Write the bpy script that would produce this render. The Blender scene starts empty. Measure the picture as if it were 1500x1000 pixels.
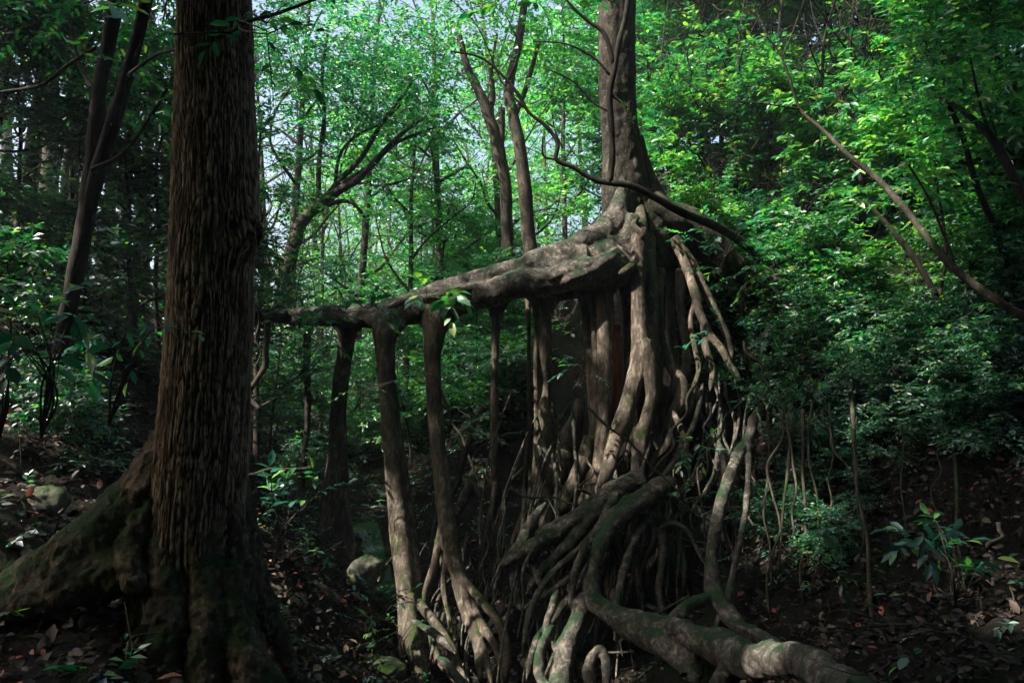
import bpy, math, random
import numpy as np
from mathutils import Vector

# ------------------------------------------------------------------ camera, sky, sun, exposure
SC = bpy.context.scene
COL = SC.collection
F = 1083.0                      # focal length in pixels of the 1500 px wide photograph
PITCH = math.radians(4.0)
CAM = np.array([0.0, 0.0, 1.7])
cd = bpy.data.cameras.new("camera"); cam = bpy.data.objects.new("camera", cd); COL.objects.link(cam)
cd.sensor_width = 36.0; cd.lens = 36.0 * F / 1500.0; cd.clip_start = 0.05; cd.clip_end = 2000
cam.location = CAM; cam.rotation_euler = (math.radians(90) + PITCH, 0, 0)
SC.camera = cam

SUN = np.array([-0.60, -0.30, 0.76]); SUN = SUN / np.linalg.norm(SUN)     # towards the sun
W = bpy.data.worlds.new("World"); SC.world = W; W.use_nodes = True
wn = W.node_tree.nodes; bg = wn["Background"]
sky = wn.new("ShaderNodeTexSky"); sky.sky_type = 'NISHITA'; sky.sun_disc = False
sky.sun_elevation = math.asin(SUN[2]); sky.sun_rotation = math.atan2(SUN[0], SUN[1])
sky.air_density = 1.0; sky.dust_density = 6.0; sky.ozone_density = 1.0
W.node_tree.links.new(sky.outputs[0], bg.inputs[0]); bg.inputs[1].default_value = 0.13
sd = bpy.data.lights.new("sun", 'SUN'); so = bpy.data.objects.new("sun", sd); COL.objects.link(so)
sd.energy = 5.0; sd.angle = math.radians(0.55); sd.color = (1.0, 0.91, 0.80)
so.rotation_euler = Vector(SUN).to_track_quat('Z', 'Y').to_euler(); so.location = (-20, -5, 40)
SC.view_settings.view_transform = 'Standard'; SC.view_settings.look = 'None'
SC.view_settings.exposure = 1.6; SC.view_settings.gamma = 1.0
SC.cycles.use_denoising = True
HAZE = 0.0016                     # density of the forest air
SC.cycles.volume_bounces = 0
SC.cycles.max_bounces = 7; SC.cycles.diffuse_bounces = 4; SC.cycles.glossy_bounces = 2
SC.cycles.transmission_bounces = 5; SC.cycles.transparent_max_bounces = 4
SC.cycles.sample_clamp_indirect = 4.0; SC.cycles.caustics_reflective = False; SC.cycles.caustics_refractive = False

RNG = np.random.default_rng(7)
random.seed(7)

# ------------------------------------------------------------------ maths helpers
def P(u, v, d):
    """point seen at photograph pixel (u, v), d metres in front of the camera"""
    a = (u - 750.0) / F; b = (500.0 - v) / F
    c, s = math.cos(PITCH), math.sin(PITCH)
    return CAM + d * np.array([a, c - b * s, s + b * c])

def PY(u, v, y):
    """point seen at photograph pixel (u, v) on the upright plane at distance y"""
    a = (u - 750.0) / F; b = (500.0 - v) / F; c, s = math.cos(PITCH), math.sin(PITCH); d = y / (c - b * s)
    return CAM + d * np.array([a, c - b * s, s + b * c])

def proj(p):
    q = np.asarray(p, float) - CAM
    c, s = math.cos(PITCH), math.sin(PITCH)
    d = q[..., 1] * c + q[..., 2] * s; h = -q[..., 1] * s + q[..., 2] * c
    d = np.where(np.abs(d) < 1e-3, 1e-3, d)
    return 750 + F * q[..., 0] / d, 500 - F * h / d, d

_perm = np.random.default_rng(3).permutation(256); _perm = np.concatenate([_perm, _perm, _perm])
_grad = np.random.default_rng(4).normal(size=(256, 3)); _grad /= np.linalg.norm(_grad, axis=1)[:, None]
def noise(x, y, z):
    x, y, z = np.broadcast_arrays(np.asarray(x, float), np.asarray(y, float), np.asarray(z, float))
    xi, yi, zi = np.floor(x).astype(int), np.floor(y).astype(int), np.floor(z).astype(int)
    xf, yf, zf = x - xi, y - yi, z - zi
    u, v, w = [t * t * t * (t * (t * 6 - 15) + 10) for t in (xf, yf, zf)]
    xi &= 255; yi &= 255; zi &= 255
    def g(i, j, k):
        h = _perm[_perm[_perm[(xi + i) & 255] + ((yi + j) & 255)] + ((zi + k) & 255)]
        G = _grad[h]
        return G[..., 0] * (xf - i) + G[..., 1] * (yf - j) + G[..., 2] * (zf - k)
    def L(a, b, t): return a + (b - a) * t
    return 1.6 * L(L(L(g(0,0,0), g(1,0,0), u), L(g(0,1,0), g(1,1,0), u), v),
                   L(L(g(0,0,1), g(1,0,1), u), L(g(0,1,1), g(1,1,1), u), v), w)
def fbm(x, y, z, o=4):
    r = 0; a = 1; f = 1
    for i in range(o):
        r = r + a * noise(x * f + 17 * i, y * f, z * f); a *= .5; f *= 2.03
    return r

def catmull(pts, n):
    """smooth curve through rows of pts (any number of columns), n samples per span"""
    pts = np.asarray(pts, float)
    if len(pts) < 3:
        t = np.linspace(0, 1, n + 1)[:, None]; return pts[0] * (1 - t) + pts[-1] * t
    p = np.vstack([2 * pts[0] - pts[1], pts, 2 * pts[-1] - pts[-2]])
    out = []
    for i in range(1, len(p) - 2):
        t = np.linspace(0, 1, n, endpoint=False)[:, None]
        a, b, c, d = p[i - 1], p[i], p[i + 1], p[i + 2]
        out.append(.5 * (2 * b + (c - a) * t + (2 * a - 5 * b + 4 * c - d) * t ** 2 + (3 * b - a - 3 * c + d) * t ** 3))
    out.append(pts[-1:])
    return np.vstack(out)

class MB:
    """collects vertices and faces for ONE mesh"""
    def __init__(s): s.v = []; s.f = []; s.n = 0
    def add(s, v, f):
        v = np.asarray(v, float); f = np.asarray(f, int)
        s.v.append(v); s.f.append((f + s.n)); s.n += len(v)
    def tube(s, pts, rad, seg=8, cap=True, flat=None, rough=0.0, seed=0.0):
        pts = np.asarray(pts, float); rad = np.asarray(rad, float); n = len(pts)
        if np.isscalar(rad) or rad.ndim == 0: rad = np.full(n, float(rad))
        T = np.gradient(pts, axis=0); T /= (np.linalg.norm(T, axis=1)[:, None] + 1e-9)
        up = np.array([0, 0, 1.0]) if abs(T[0][2]) < .9 else np.array([0, 1.0, 0])
        A = np.zeros_like(pts); a = np.cross(T[0], up); a /= np.linalg.norm(a); A[0] = a
        for i in range(1, n):
            a = A[i - 1] - T[i] * A[i - 1].dot(T[i]); A[i] = a / (np.linalg.norm(a) + 1e-9)
        B = np.cross(T, A)
        th = np.linspace(0, 2 * math.pi, seg, endpoint=False)
        R = rad[:, None] * np.ones(seg)[None]
        if rough:
            q = pts[:, None] + (A[:, None] * np.cos(th)[None, :, None] + B[:, None] * np.sin(th)[None, :, None]) * rad[:, None, None]
            R = R * (1 + rough * fbm(q[..., 0] * 4 + seed, q[..., 1] * 4, q[..., 2] * 3, 3))
        V = pts[:, None] + A[:, None] * (np.cos(th)[None] * R)[..., None] + B[:, None] * (np.sin(th)[None] * R)[..., None]
        if flat is not None:                       # squash along a direction
            fd, k = flat; fd = np.asarray(fd, float); fd /= np.linalg.norm(fd)
            off = V - pts[:, None]; V = pts[:, None] + off + fd * (off @ fd)[..., None] * (k - 1)
        V = V.reshape(-1, 3)
        i, j = np.meshgrid(np.arange(n - 1), np.arange(seg), indexing='ij'); j2 = (j + 1) % seg
        q = np.stack([i * seg + j, i * seg + j2, (i + 1) * seg + j2, (i + 1) * seg + j], -1).reshape(-1, 4)
        tri = np.vstack([q[:, [0, 1, 2]], q[:, [0, 2, 3]]])
        if cap:
            V = np.vstack([V, pts[0], pts[-1]]); c0 = n * seg; c1 = c0 + 1; jj = np.arange(seg); jn = (jj + 1) % seg
            tri = np.vstack([tri, np.stack([jn, jj, np.full(seg, c0)], -1),
                             np.stack([(n - 1) * seg + jj, (n - 1) * seg + jn, np.full(seg, c1)], -1)])
        s.add(V, tri)
    def mesh(s, name, smooth=True):
        V = np.vstack(s.v); Fc = np.vstack(s.f)
        return arrays_mesh(name, V, Fc, smooth)

def arrays_mesh(name, V, Fc, smooth=True):
    m = bpy.data.meshes.new(name); k = Fc.shape[1]
    m.vertices.add(len(V)); m.vertices.foreach_set("co", np.ascontiguousarray(V, dtype=np.float32).ravel())
    m.loops.add(Fc.size); m.loops.foreach_set("vertex_index", np.ascontiguousarray(Fc, dtype=np.int32).ravel())
    m.polygons.add(len(Fc)); m.polygons.foreach_set("loop_start", np.arange(0, Fc.size, k, dtype=np.int32))
    try: m.polygons.foreach_set("loop_total", np.full(len(Fc), k, dtype=np.int32))
    except Exception: pass
    m.polygons.foreach_set("use_smooth", np.full(len(Fc), smooth)); m.update(calc_edges=True)
    return m

def link(name, mesh, mat=None, parent=None, loc=None):
    o = bpy.data.objects.new(name, mesh); COL.objects.link(o)
    if mat is not None and mesh is not None and not mesh.materials: mesh.materials.append(mat)
    if parent is not None: o.parent = parent
    if loc is not None: o.location = [float(c) for c in loc]
    return o
def tag(o, label=None, cat=None, group=None, kind=None):
    if label: o['label'] = label
    if cat: o['category'] = cat
    if group: o['group'] = group
    if kind: o['kind'] = kind
    return o
def empty(name, loc=(0, 0, 0)):
    o = bpy.data.objects.new(name, None); COL.objects.link(o); o.location = [float(c) for c in loc]; o.empty_display_size = .2
    return o
def copy_tree(o, loc, rz, s):
    c = o.copy(); COL.objects.link(c); c.location = [float(t) for t in loc]; c.rotation_euler = (0, 0, rz); c.scale = (s, s, s)
    for ch in list(o.children):
        k = ch.copy(); COL.objects.link(k); k.parent = c
    return c
ORD = "leftmost second third fourth fifth sixth seventh eighth ninth tenth eleventh twelfth thirteenth fourteenth fifteenth sixteenth seventeenth eighteenth nineteenth twentieth".split()
PENDING = {}
def later(o, phrase, cat, group, u):
    """label given at the end, when the place of the thing among its likes (left to right) is known"""
    PENDING.setdefault((phrase, cat, group), []).append((u, o))
def flush_labels():
    for (phrase, cat, group), L in PENDING.items():
        L.sort(key=lambda t: t[0]); n = len(L)
        for i, (u, o) in enumerate(L):
            if n == 1: lab = phrase
            elif i == 0: lab = "leftmost " + phrase
            elif i == n - 1: lab = "rightmost " + phrase
            elif i < 20: lab = ORD[i] + " from the left, " + phrase
            else: lab = ("%dth" % (i + 1)) + " from the left, " + phrase
            tag(o, lab, cat, group)

# ------------------------------------------------------------------ materials
def mat(name):
    m = bpy.data.materials.new(name); m.use_nodes = True; nt = m.node_tree
    for n in list(nt.nodes): nt.nodes.remove(n)
    out = nt.nodes.new("ShaderNodeOutputMaterial")
    return m, nt, out
def N(nt, t, **k):
    n = nt.nodes.new(t)
    for a, b in k.items():
        if a.startswith("i_"): n.inputs[a[2:].replace("_", " ")].default_value = b
        else: setattr(n, a, b)
    return n
def ramp(nt, src, stops):
    r = N(nt, "ShaderNodeValToRGB"); e = r.color_ramp.elements
    while len(e) < len(stops): e.new(.5)
    for i, (p, c) in enumerate(stops):
        e[i].position = p; e[i].color = (*c, 1) if len(c) == 3 else c
    nt.links.new(src, r.inputs[0]); return r
def tex(nt, scale, detail=5, rough=.6, mscale=(1, 1, 1), coord='Object', dist=0.0):
    tc = N(nt, "ShaderNodeTexCoord"); mp = N(nt, "ShaderNodeMapping"); mp.inputs['Scale'].default_value = mscale
    nt.links.new(tc.outputs[coord], mp.inputs[0])
    n = N(nt, "ShaderNodeTexNoise"); n.inputs['Scale'].default_value = scale; n.inputs['Detail'].default_value = detail
    n.inputs['Roughness'].default_value = rough; n.inputs['Distortion'].default_value = dist
    nt.links.new(mp.outputs[0], n.inputs['Vector']); return n
def mixc(nt, fac, a, b, mode='MIX'):
    m = N(nt, "ShaderNodeMix", data_type='RGBA', blend_type=mode)
    if isinstance(fac, float): m.inputs[0].default_value = fac
    else: nt.links.new(fac, m.inputs[0])
    for k, s in ((6, a), (7, b)):
        if isinstance(s, tuple): m.inputs[k].default_value = (*s, 1)
        else: nt.links.new(s, m.inputs[k])
    return m.outputs[2]

def leaf_mat(name, dark, mid, light, trans, gloss=.45, tw=.45, gw=.05):
    m, nt, out = mat(name)
    g = N(nt, "ShaderNodeNewGeometry"); oi = N(nt, "ShaderNodeObjectInfo")
    r = ramp(nt, g.outputs['Random Per Island'], [(0, dark), (.45, mid), (.82, light), (.95, (.19, .35, .045)), (1, (.36, .34, .06))])
    hv = N(nt, "ShaderNodeHueSaturation"); nt.links.new(r.outputs[0], hv.inputs['Color'])
    mr = N(nt, "ShaderNodeMapRange"); mr.inputs['To Min'].default_value = .7; mr.inputs['To Max'].default_value = 1.35
    nt.links.new(oi.outputs['Random'], mr.inputs['Value']); nt.links.new(mr.outputs[0], hv.inputs['Value'])
    mh = N(nt, "ShaderNodeMapRange"); mh.inputs['To Min'].default_value = .487; mh.inputs['To Max'].default_value = .543
    mm = N(nt, "ShaderNodeMath", operation='FRACT'); m2 = N(nt, "ShaderNodeMath", operation='MULTIPLY'); m2.inputs[1].default_value = 7.3
    nt.links.new(oi.outputs['Random'], m2.inputs[0]); nt.links.new(m2.outputs[0], mm.inputs[0]); nt.links.new(mm.outputs[0], mh.inputs['Value'])
    nt.links.new(mh.outputs[0], hv.inputs['Hue'])
    d = N(nt, "ShaderNodeBsdfDiffuse"); nt.links.new(hv.outputs[0], d.inputs[0])
    t = N(nt, "ShaderNodeBsdfTranslucent")
    tm = mixc(nt, 1.0, hv.outputs[0], trans, 'MULTIPLY'); nt.links.new(tm, t.inputs[0])
    mx = N(nt, "ShaderNodeMixShader"); mx.inputs[0].default_value = tw
    nt.links.new(d.outputs[0], mx.inputs[1]); nt.links.new(t.outputs[0], mx.inputs[2])
    gl = N(nt, "ShaderNodeBsdfGlossy"); gl.inputs['Roughness'].default_value = gloss; gl.inputs[0].default_value = (.9, .95, 1, 1)
    fr = N(nt, "ShaderNodeLayerWeight"); fr.inputs[0].default_value = .25
    ma = N(nt, "ShaderNodeMath", operation='MULTIPLY_ADD'); ma.inputs[1].default_value = .2; ma.inputs[2].default_value = gw
    nt.links.new(fr.outputs['Fresnel'], ma.inputs[0])
    m3 = N(nt, "ShaderNodeMixShader"); nt.links.new(ma.outputs[0], m3.inputs[0])
    nt.links.new(mx.outputs[0], m3.inputs[1]); nt.links.new(gl.outputs[0], m3.inputs[2]); nt.links.new(m3.outputs[0], out.inputs[0])
    return m

M = {}
M['leaf'] = leaf_mat("leaf_green", (.006, .055, .030), (.011, .110, .045), (.045, .20, .048), (1.4, 2.25, 1.1))
M['leaf_bright'] = leaf_mat("leaf_bright", (.009, .085, .034), (.024, .19, .056), (.14, .32, .05), (1.65, 2.2, .9), gw=.07)  # lighter leaf green, partly standing in for sun on the foliage
M['leaf_shaded'] = leaf_mat("leaf_shaded", (.005, .04, .022), (.01, .075, .035), (.02, .12, .04), (1.5, 2.2, 1.2))  # darker copy of the leaf colour, stands in for shade on the foliage
M['leaf_teal'] = leaf_mat("leaf_teal", (.006, .06, .035), (.012, .12, .06), (.02, .17, .07), (1.5, 2.2, 1.3), gloss=.42, gw=.05)

def bark(name, cols, stretch, scale=9, bump=.5, moss=0.0, moss_col=(.02, .05, .008), rough=.85, bdist=.02, lich=0.0):
    m, nt, out = mat(name)
    b = N(nt, "ShaderNodeBsdfPrincipled"); b.inputs['Roughness'].default_value = rough
    b.inputs['Specular IOR Level'].default_value = .25
    n1 = tex(nt, scale, 6, .65, stretch, dist=.6); n2 = tex(nt, scale * .22, 4, .6, (1, 1, .6))
    r = ramp(nt, n1.outputs[0], [(.3, cols[0]), (.52, cols[1]), (.72, cols[2])])
    r2 = ramp(nt, n2.outputs[0], [(.35, (.55, .55, .55)), (.65, (1.25, 1.2, 1.15))])
    c = mixc(nt, 1.0, r.outputs[0], r2.outputs[0], 'MULTIPLY')
    if lich:
        nl = tex(nt, 22, 4, .7); rl = ramp(nt, nl.outputs[0], [(.56, (0, 0, 0)), (.66, (lich, lich, lich))])
        c = mixc(nt, rl.outputs[0], c, (.22, .225, .18))
    if moss:
        g = N(nt, "ShaderNodeNewGeometry"); sx = N(nt, "ShaderNodeSeparateXYZ"); nt.links.new(g.outputs['Normal'], sx.inputs[0])
        nm = tex(nt, 3.2, 5, .7)
        ad = N(nt, "ShaderNodeMath", operation='MULTIPLY_ADD'); ad.inputs[1].default_value = .16
        nt.links.new(sx.outputs[2], ad.inputs[0]); nt.links.new(nm.outputs[0], ad.inputs[2])
        rm = ramp(nt, ad.outputs[0], [(.62 - .14 * moss, (0, 0, 0)), (.74 - .14 * moss, (1, 1, 1))])
        c = mixc(nt, rm.outputs[0], c, moss_col)
    nt.links.new(c, b.inputs['Base Color'])
    nb = tex(nt, scale * 1.6, 8, .7, stretch, dist=.4)
    bu = N(nt, "ShaderNodeBump"); bu.inputs['Strength'].default_value = bump; bu.inputs['Distance'].default_value = bdist
    nt.links.new(nb.outputs[0], bu.inputs['Height']); nt.links.new(bu.outputs[0], b.inputs['Normal'])
    nt.links.new(b.outputs[0], out.inputs[0]); return m
M['bark_fig'] = bark("bark_fig", ((.03, .025, .019), (.11, .092, .074), (.34, .295, .25)), (1, 1, .28), 14, .9, moss=.35, moss_col=(.035, .055, .014), lich=.35)
M['bark_trunk'] = bark("bark_trunk", ((.014, .012, .009), (.042, .036, .028), (.12, .105, .085)), (1, 1, .35), 12, .9, moss=.5, moss_col=(.014, .03, .01), lich=.4)
M['bark_root'] = bark("bark_root", ((.025, .024, .022), (.095, .088, .078), (.33, .295, .255)), (1, 1, 1), 13, .95, moss=.4, moss_col=(.016, .042, .018), lich=.4)
M['bark_orange_lit'] = bark("bark_orange_lit", ((.16, .055, .02), (.32, .12, .045), (.46, .22, .10)), (1, 1, .25), 9, .5)  # warm sunlight on the inner roots, put into the bark colour
M['bark_bg'] = bark("bark_bg", ((.018, .016, .013), (.05, .043, .034), (.12, .105, .08)), (1, 1, .35), 8, .6, moss=.2, lich=.4)
M['bark_dark'] = bark("bark_dark", ((.008, .007, .006), (.02, .017, .014), (.05, .042, .034)), (1, 1, .35), 10, .6, moss=.1)
M['rock'] = bark("rock", ((.05, .055, .045), (.12, .125, .10), (.22, .22, .18)), (1, 1, 1), 5, .7, moss=.5, lich=.5)

M['rock_dark'] = bark('rock_dark', ((.01, .008, .007), (.035, .03, .025), (.11, .095, .085)), (1, 1, 1), 9, .8)
def soil_mat():
    m, nt, out = mat("soil")
    b = N(nt, "ShaderNodeBsdfPrincipled"); b.inputs['Roughness'].default_value = .9; b.inputs['Specular IOR Level'].default_value = .2
    n1 = tex(nt, 6, 8, .7); n2 = tex(nt, .9, 5, .6); n3 = tex(nt, 30, 4, .7)
    r = ramp(nt, n1.outputs[0], [(.3, (.005, .004, .003)), (.55, (.016, .012, .009)), (.75, (.05, .036, .028))])
    rm = ramp(nt, n2.outputs[0], [(.5, (0, 0, 0)), (.6, (.8, .8, .8))])
    c = mixc(nt, rm.outputs[0], r.outputs[0], (.012, .028, .008)); nt.links.new(c, b.inputs['Base Color'])
    a = N(nt, "ShaderNodeMath", operation='ADD'); nt.links.new(n1.outputs[0], a.inputs[0]); nt.links.new(n3.outputs[0], a.inputs[1])
    bu = N(nt, "ShaderNodeBump"); bu.inputs['Strength'].default_value = 1.0; bu.inputs['Distance'].default_value = .12
    nt.links.new(a.outputs[0], bu.inputs['Height']); nt.links.new(bu.outputs[0], b.inputs['Normal'])
    nt.links.new(b.outputs[0], out.inputs[0]); return m
M['soil'] = soil_mat()
def litter_mat():
    m, nt, out = mat("dead_leaves")
    g = N(nt, "ShaderNodeNewGeometry")
    r = ramp(nt, g.outputs['Random Per Island'], [(0, (.008, .005, .004)), (.5, (.02, .012, .008)), (.85, (.055, .034, .022)), (.94, (.22, .16, .11)), (1, (.30, .06, .03))])
    b = N(nt, "ShaderNodeBsdfPrincipled"); b.inputs['Roughness'].default_value = .6; nt.links.new(r.outputs[0], b.inputs['Base Color'])
    t = N(nt, "ShaderNodeBsdfTranslucent"); nt.links.new(r.outputs[0], t.inputs[0])
    x = N(nt, "ShaderNodeMixShader"); x.inputs[0].default_value = .2
    nt.links.new(b.outputs[0], x.inputs[1]); nt.links.new(t.outputs[0], x.inputs[2]); nt.links.new(x.outputs[0], out.inputs[0]); return m
M['litter'] = litter_mat()
def water_mat():
    m, nt, out = mat("stream_water")
    b = N(nt, "ShaderNodeBsdfPrincipled"); b.inputs['Base Color'].default_value = (.01, .018, .016, 1); b.inputs['Roughness'].default_value = .08
    b.inputs['IOR'].default_value = 1.33
    n = tex(nt, 9, 3, .5); bu = N(nt, "ShaderNodeBump"); bu.inputs['Strength'].default_value = .35; bu.inputs['Distance'].default_value = .03
    nt.links.new(n.outputs[0], bu.inputs['Height']); nt.links.new(bu.outputs[0], b.inputs['Normal']); nt.links.new(b.outputs[0], out.inputs[0]); return m
M['water'] = water_mat()
def trunk_mat():
    m, nt, out = mat("bark_furrowed")
    b = N(nt, "ShaderNodeBsdfPrincipled"); b.inputs['Roughness'].default_value = .85; b.inputs['Specular IOR Level'].default_value = .25
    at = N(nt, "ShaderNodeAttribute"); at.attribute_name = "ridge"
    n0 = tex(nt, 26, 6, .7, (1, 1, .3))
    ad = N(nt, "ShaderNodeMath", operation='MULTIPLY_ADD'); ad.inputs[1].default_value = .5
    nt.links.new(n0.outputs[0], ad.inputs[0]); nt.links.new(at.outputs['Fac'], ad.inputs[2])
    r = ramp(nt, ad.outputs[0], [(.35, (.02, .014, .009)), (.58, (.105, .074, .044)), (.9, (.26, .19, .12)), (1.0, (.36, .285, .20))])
    nr = tex(nt, 2.3, 4, .6, (1, 1, .5)); rr = ramp(nt, nr.outputs[0], [(.5, (0, 0, 0)), (.62, (.55, .55, .55))])
    c = mixc(nt, rr.outputs[0], r.outputs[0], (.07, .03, .018), 'MIX')
    nl = tex(nt, 16, 5, .75); rl = ramp(nt, nl.outputs[0], [(.6, (0, 0, 0)), (.68, (.5, .5, .5))])
    c = mixc(nt, rl.outputs[0], c, (.14, .16, .11))
    tc = N(nt, "ShaderNodeTexCoord"); sx = N(nt, "ShaderNodeSeparateXYZ"); nt.links.new(tc.outputs['Object'], sx.inputs[0])
    nm = tex(nt, 3.0, 6, .7)
    mr = N(nt, "ShaderNodeMapRange"); mr.inputs['From Min'].default_value = 0.1; mr.inputs['From Max'].default_value = 1.6
    mr.inputs['To Min'].default_value = .34; mr.inputs['To Max'].default_value = -.12; nt.links.new(sx.outputs[2], mr.inputs['Value'])
    am = N(nt, "ShaderNodeMath", operation='ADD'); nt.links.new(nm.outputs[0], am.inputs[0]); nt.links.new(mr.outputs[0], am.inputs[1])
    rm = ramp(nt, am.outputs[0], [(.58, (0, 0, 0)), (.72, (.9, .9, .9))])
    c = mixc(nt, rm.outputs[0], c, (.016, .042, .009))
    nt.links.new(c, b.inputs['Base Color'])
    nb = tex(nt, 60, 8, .75, (1, 1, .35)); bu = N(nt, "ShaderNodeBump"); bu.inputs['Strength'].default_value = .8; bu.inputs['Distance'].default_value = .012
    nt.links.new(nb.outputs[0], bu.inputs['Height']); nt.links.new(bu.outputs[0], b.inputs['Normal'])
    nt.links.new(b.outputs[0], out.inputs[0]); return m
M['trunk'] = trunk_mat()

# ------------------------------------------------------------------ ground
CTRL = [(50,960,3.6),(150,1000,3.4),(280,1010,4.2),(100,880,4.15),(210,890,4.1),(0,900,3.95),(40,780,5.3),(100,690,7.5),(190,620,9),(20,500,9),(10,330,13),(110,380,19),
 (240,470,20),(240,580,12),(400,740,10.5),(450,860,8),(430,985,5.6),(540,1000,7.4),(560,965,8.7),(600,1005,9.6),(700,1015,9.6),(600,930,10.8),(545,862,11.8),(520,760,15.5),
 (545,700,19),(400,640,18),(420,600,27),(560,640,26),(600,600,36),(520,590,48),(780,1010,9.0),(690,920,11.2),(640,800,13.4),(740,830,12),
 (700,690,14.5),(770,600,15.5),(845,620,14.2),(900,960,9.8),(900,880,10.9),(900,760,12),(900,680,12.9),(950,520,13.2),(960,400,13.3),(960,350,13.8),(1040,335,14),(860,430,16.5),(760,520,22),
 (1000,290,20),(1050,860,9.6),(1050,700,11.6),(1080,540,12.6),(1100,400,13.2),(1200,990,6.6),(1200,900,8.2),(1200,700,10),(1200,540,11.2),(1200,400,12.8),(1200,290,17),
 (1200,170,28),(1450,990,5),(1450,900,6),(1450,700,8),(1450,560,9.2),(1450,400,11.5),(1450,260,15),(1450,130,24),(900,300,36),(760,470,40)]
cp = np.array([P(*c) for c in CTRL])
extra = np.array([(-2,-4,.1),(2,-4,.1),(8,-4,.8),(-8,-4,2),(0,1,0),(3,2,-.1),(-3.6,1.5,.3),(-14,5,6.5),(-18,14,9.5),(-22,26,11),(14,3,3),(18,9,6.5),(26,16,10),(28,30,15),
 (-30,50,9),(0,70,-1),(-8,70,0),(45,50,15),(12,60,5),(20,45,12)], float)
cp = np.vstack([cp, extra])
def _k(r): return np.where(r > 1e-6, r * r * np.log(r + 1e-9), 0)
def _fit(c):
    n = len(c); D = np.linalg.norm(c[:, None, :2] - c[None, :, :2], axis=2)
    A = np.zeros((n + 3, n + 3)); A[:n, :n] = _k(D) + np.eye(n) * .03; Q = np.c_[np.ones(n), c[:, :2]]
    A[:n, n:] = Q; A[n:, :n] = Q.T
    return np.linalg.solve(A, np.r_[c[:, 2], 0, 0, 0])
_w = _fit(cp)
def hbase(x, y):
    x = np.asarray(x, float); y = np.asarray(y, float); sh = np.broadcast(x, y).shape
    X = np.broadcast_to(x, sh).ravel(); Y = np.broadcast_to(y, sh).ravel(); out = np.empty(len(X))
    for i in range(0, len(X), 40000):
        a = X[i:i + 40000]; b = Y[i:i + 40000]
        D = np.hypot(a[:, None] - cp[None, :, 0], b[:, None] - cp[None, :, 1])
        out[i:i + 40000] = _k(D) @ _w[:-3] + _w[-3] + _w[-2] * a + _w[-1] * b
    return out.reshape(sh)
def ground_h(x, y):
    x = np.asarray(x, float); y = np.asarray(y, float)
    z = np.clip(hbase(x, y), -3, 22)
    z = np.where(y < -4, z + 1.1 * np.maximum(0, -4 - y) ** 1.1, z)  # unseen ground behind the camera, raised to block low sky light
    t = np.clip((np.hypot(x, y) - 50) / 25, 0, 1); t = t * t * (3 - 2 * t)
    z = z * (1 - t) + t * (np.minimum(12, (np.abs(x + 2) / 25) ** 2 * 3) - 1)
    z = z + .16 * fbm(x * .55, y * .55, 3.1, 3) + .10 * fbm(x * 2.1, y * 2.1, 1.7, 4) * np.clip(1.6 - np.hypot(x, y) / 40, .3, 1)
    return z
def axis(a, b, c, w, n):
    t = np.linspace(-1, 1, n); s = np.sinh(t * w) / math.sinh(w)
    return np.where(s < 0, c + s * (c - a), c + s * (b - c))
gx = axis(-75, 85, 2, 2.6, 560); gy = axis(-26, 130, 8, 2.6, 640)
X, Y = np.meshgrid(gx, gy, indexing='ij'); Z = ground_h(X, Y)
# crags and clods on the steep faces: push along the slope normal
gxx, gyy = np.gradient(Z, gx, gy); slope = np.clip(np.hypot(gxx, gyy) - .6, 0, 1.6)
push = slope * .22 * fbm(X * 1.9, Y * 1.9, Z * 1.9, 5)
nl = np.sqrt(1 + gxx ** 2 + gyy ** 2)
V = np.stack([X - gxx / nl * push, Y - gyy / nl * push, Z + push / nl], -1).reshape(-1, 3)
i, j = np.meshgrid(np.arange(len(gx) - 1), np.arange(len(gy) - 1), indexing='ij'); n_ = len(gy)
Q = np.stack([i * n_ + j, (i + 1) * n_ + j, (i + 1) * n_ + j + 1, i * n_ + j + 1], -1).reshape(-1, 4)
tag(link("ground", arrays_mesh("ground", V, Q), M['soil']), "dark forest soil of the gully and its steep banks", kind="structure")

def hit(u, v, dmin=2.5, dmax=70):
    """first point of the ground seen at a pixel"""
    ds = np.geomspace(dmin, dmax, 260); pts = np.array([P(u, v, d) for d in ds])
    g = ground_h(pts[:, 0], pts[:, 1]); k = np.where(pts[:, 2] < g)[0]
    return None if len(k) == 0 else np.array([pts[k[0], 0], pts[k[0], 1], g[k[0]]])
def gz(x, y): return float(ground_h(np.array([x]), np.array([y]))[0])

# stream: a ribbon of water lying in the gully
sp = catmull([P(470,1060,6.2), P(560,965,7.8), P(600,925,9), P(580,880,10.5), P(548,842,12.2), P(520,770,15.5)], 10)
wv = []
for k in range(len(sp)):
    z = min(gz(sp[k, 0] + o, sp[k, 1]) for o in (-.3, 0, .3)) + .07
    wv.append((sp[k, 0] - .35, sp[k, 1], z)); wv.append((sp[k, 0] + .35, sp[k, 1], z))
wf = [(2 * k, 2 * k + 1, 2 * k + 3, 2 * k + 2) for k in range(len(sp) - 1)]
tag(link("water", arrays_mesh("water", np.array(wv), np.array(wf)), M['water']), "thin dark stream in the bottom of the gully", kind="structure")

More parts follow.
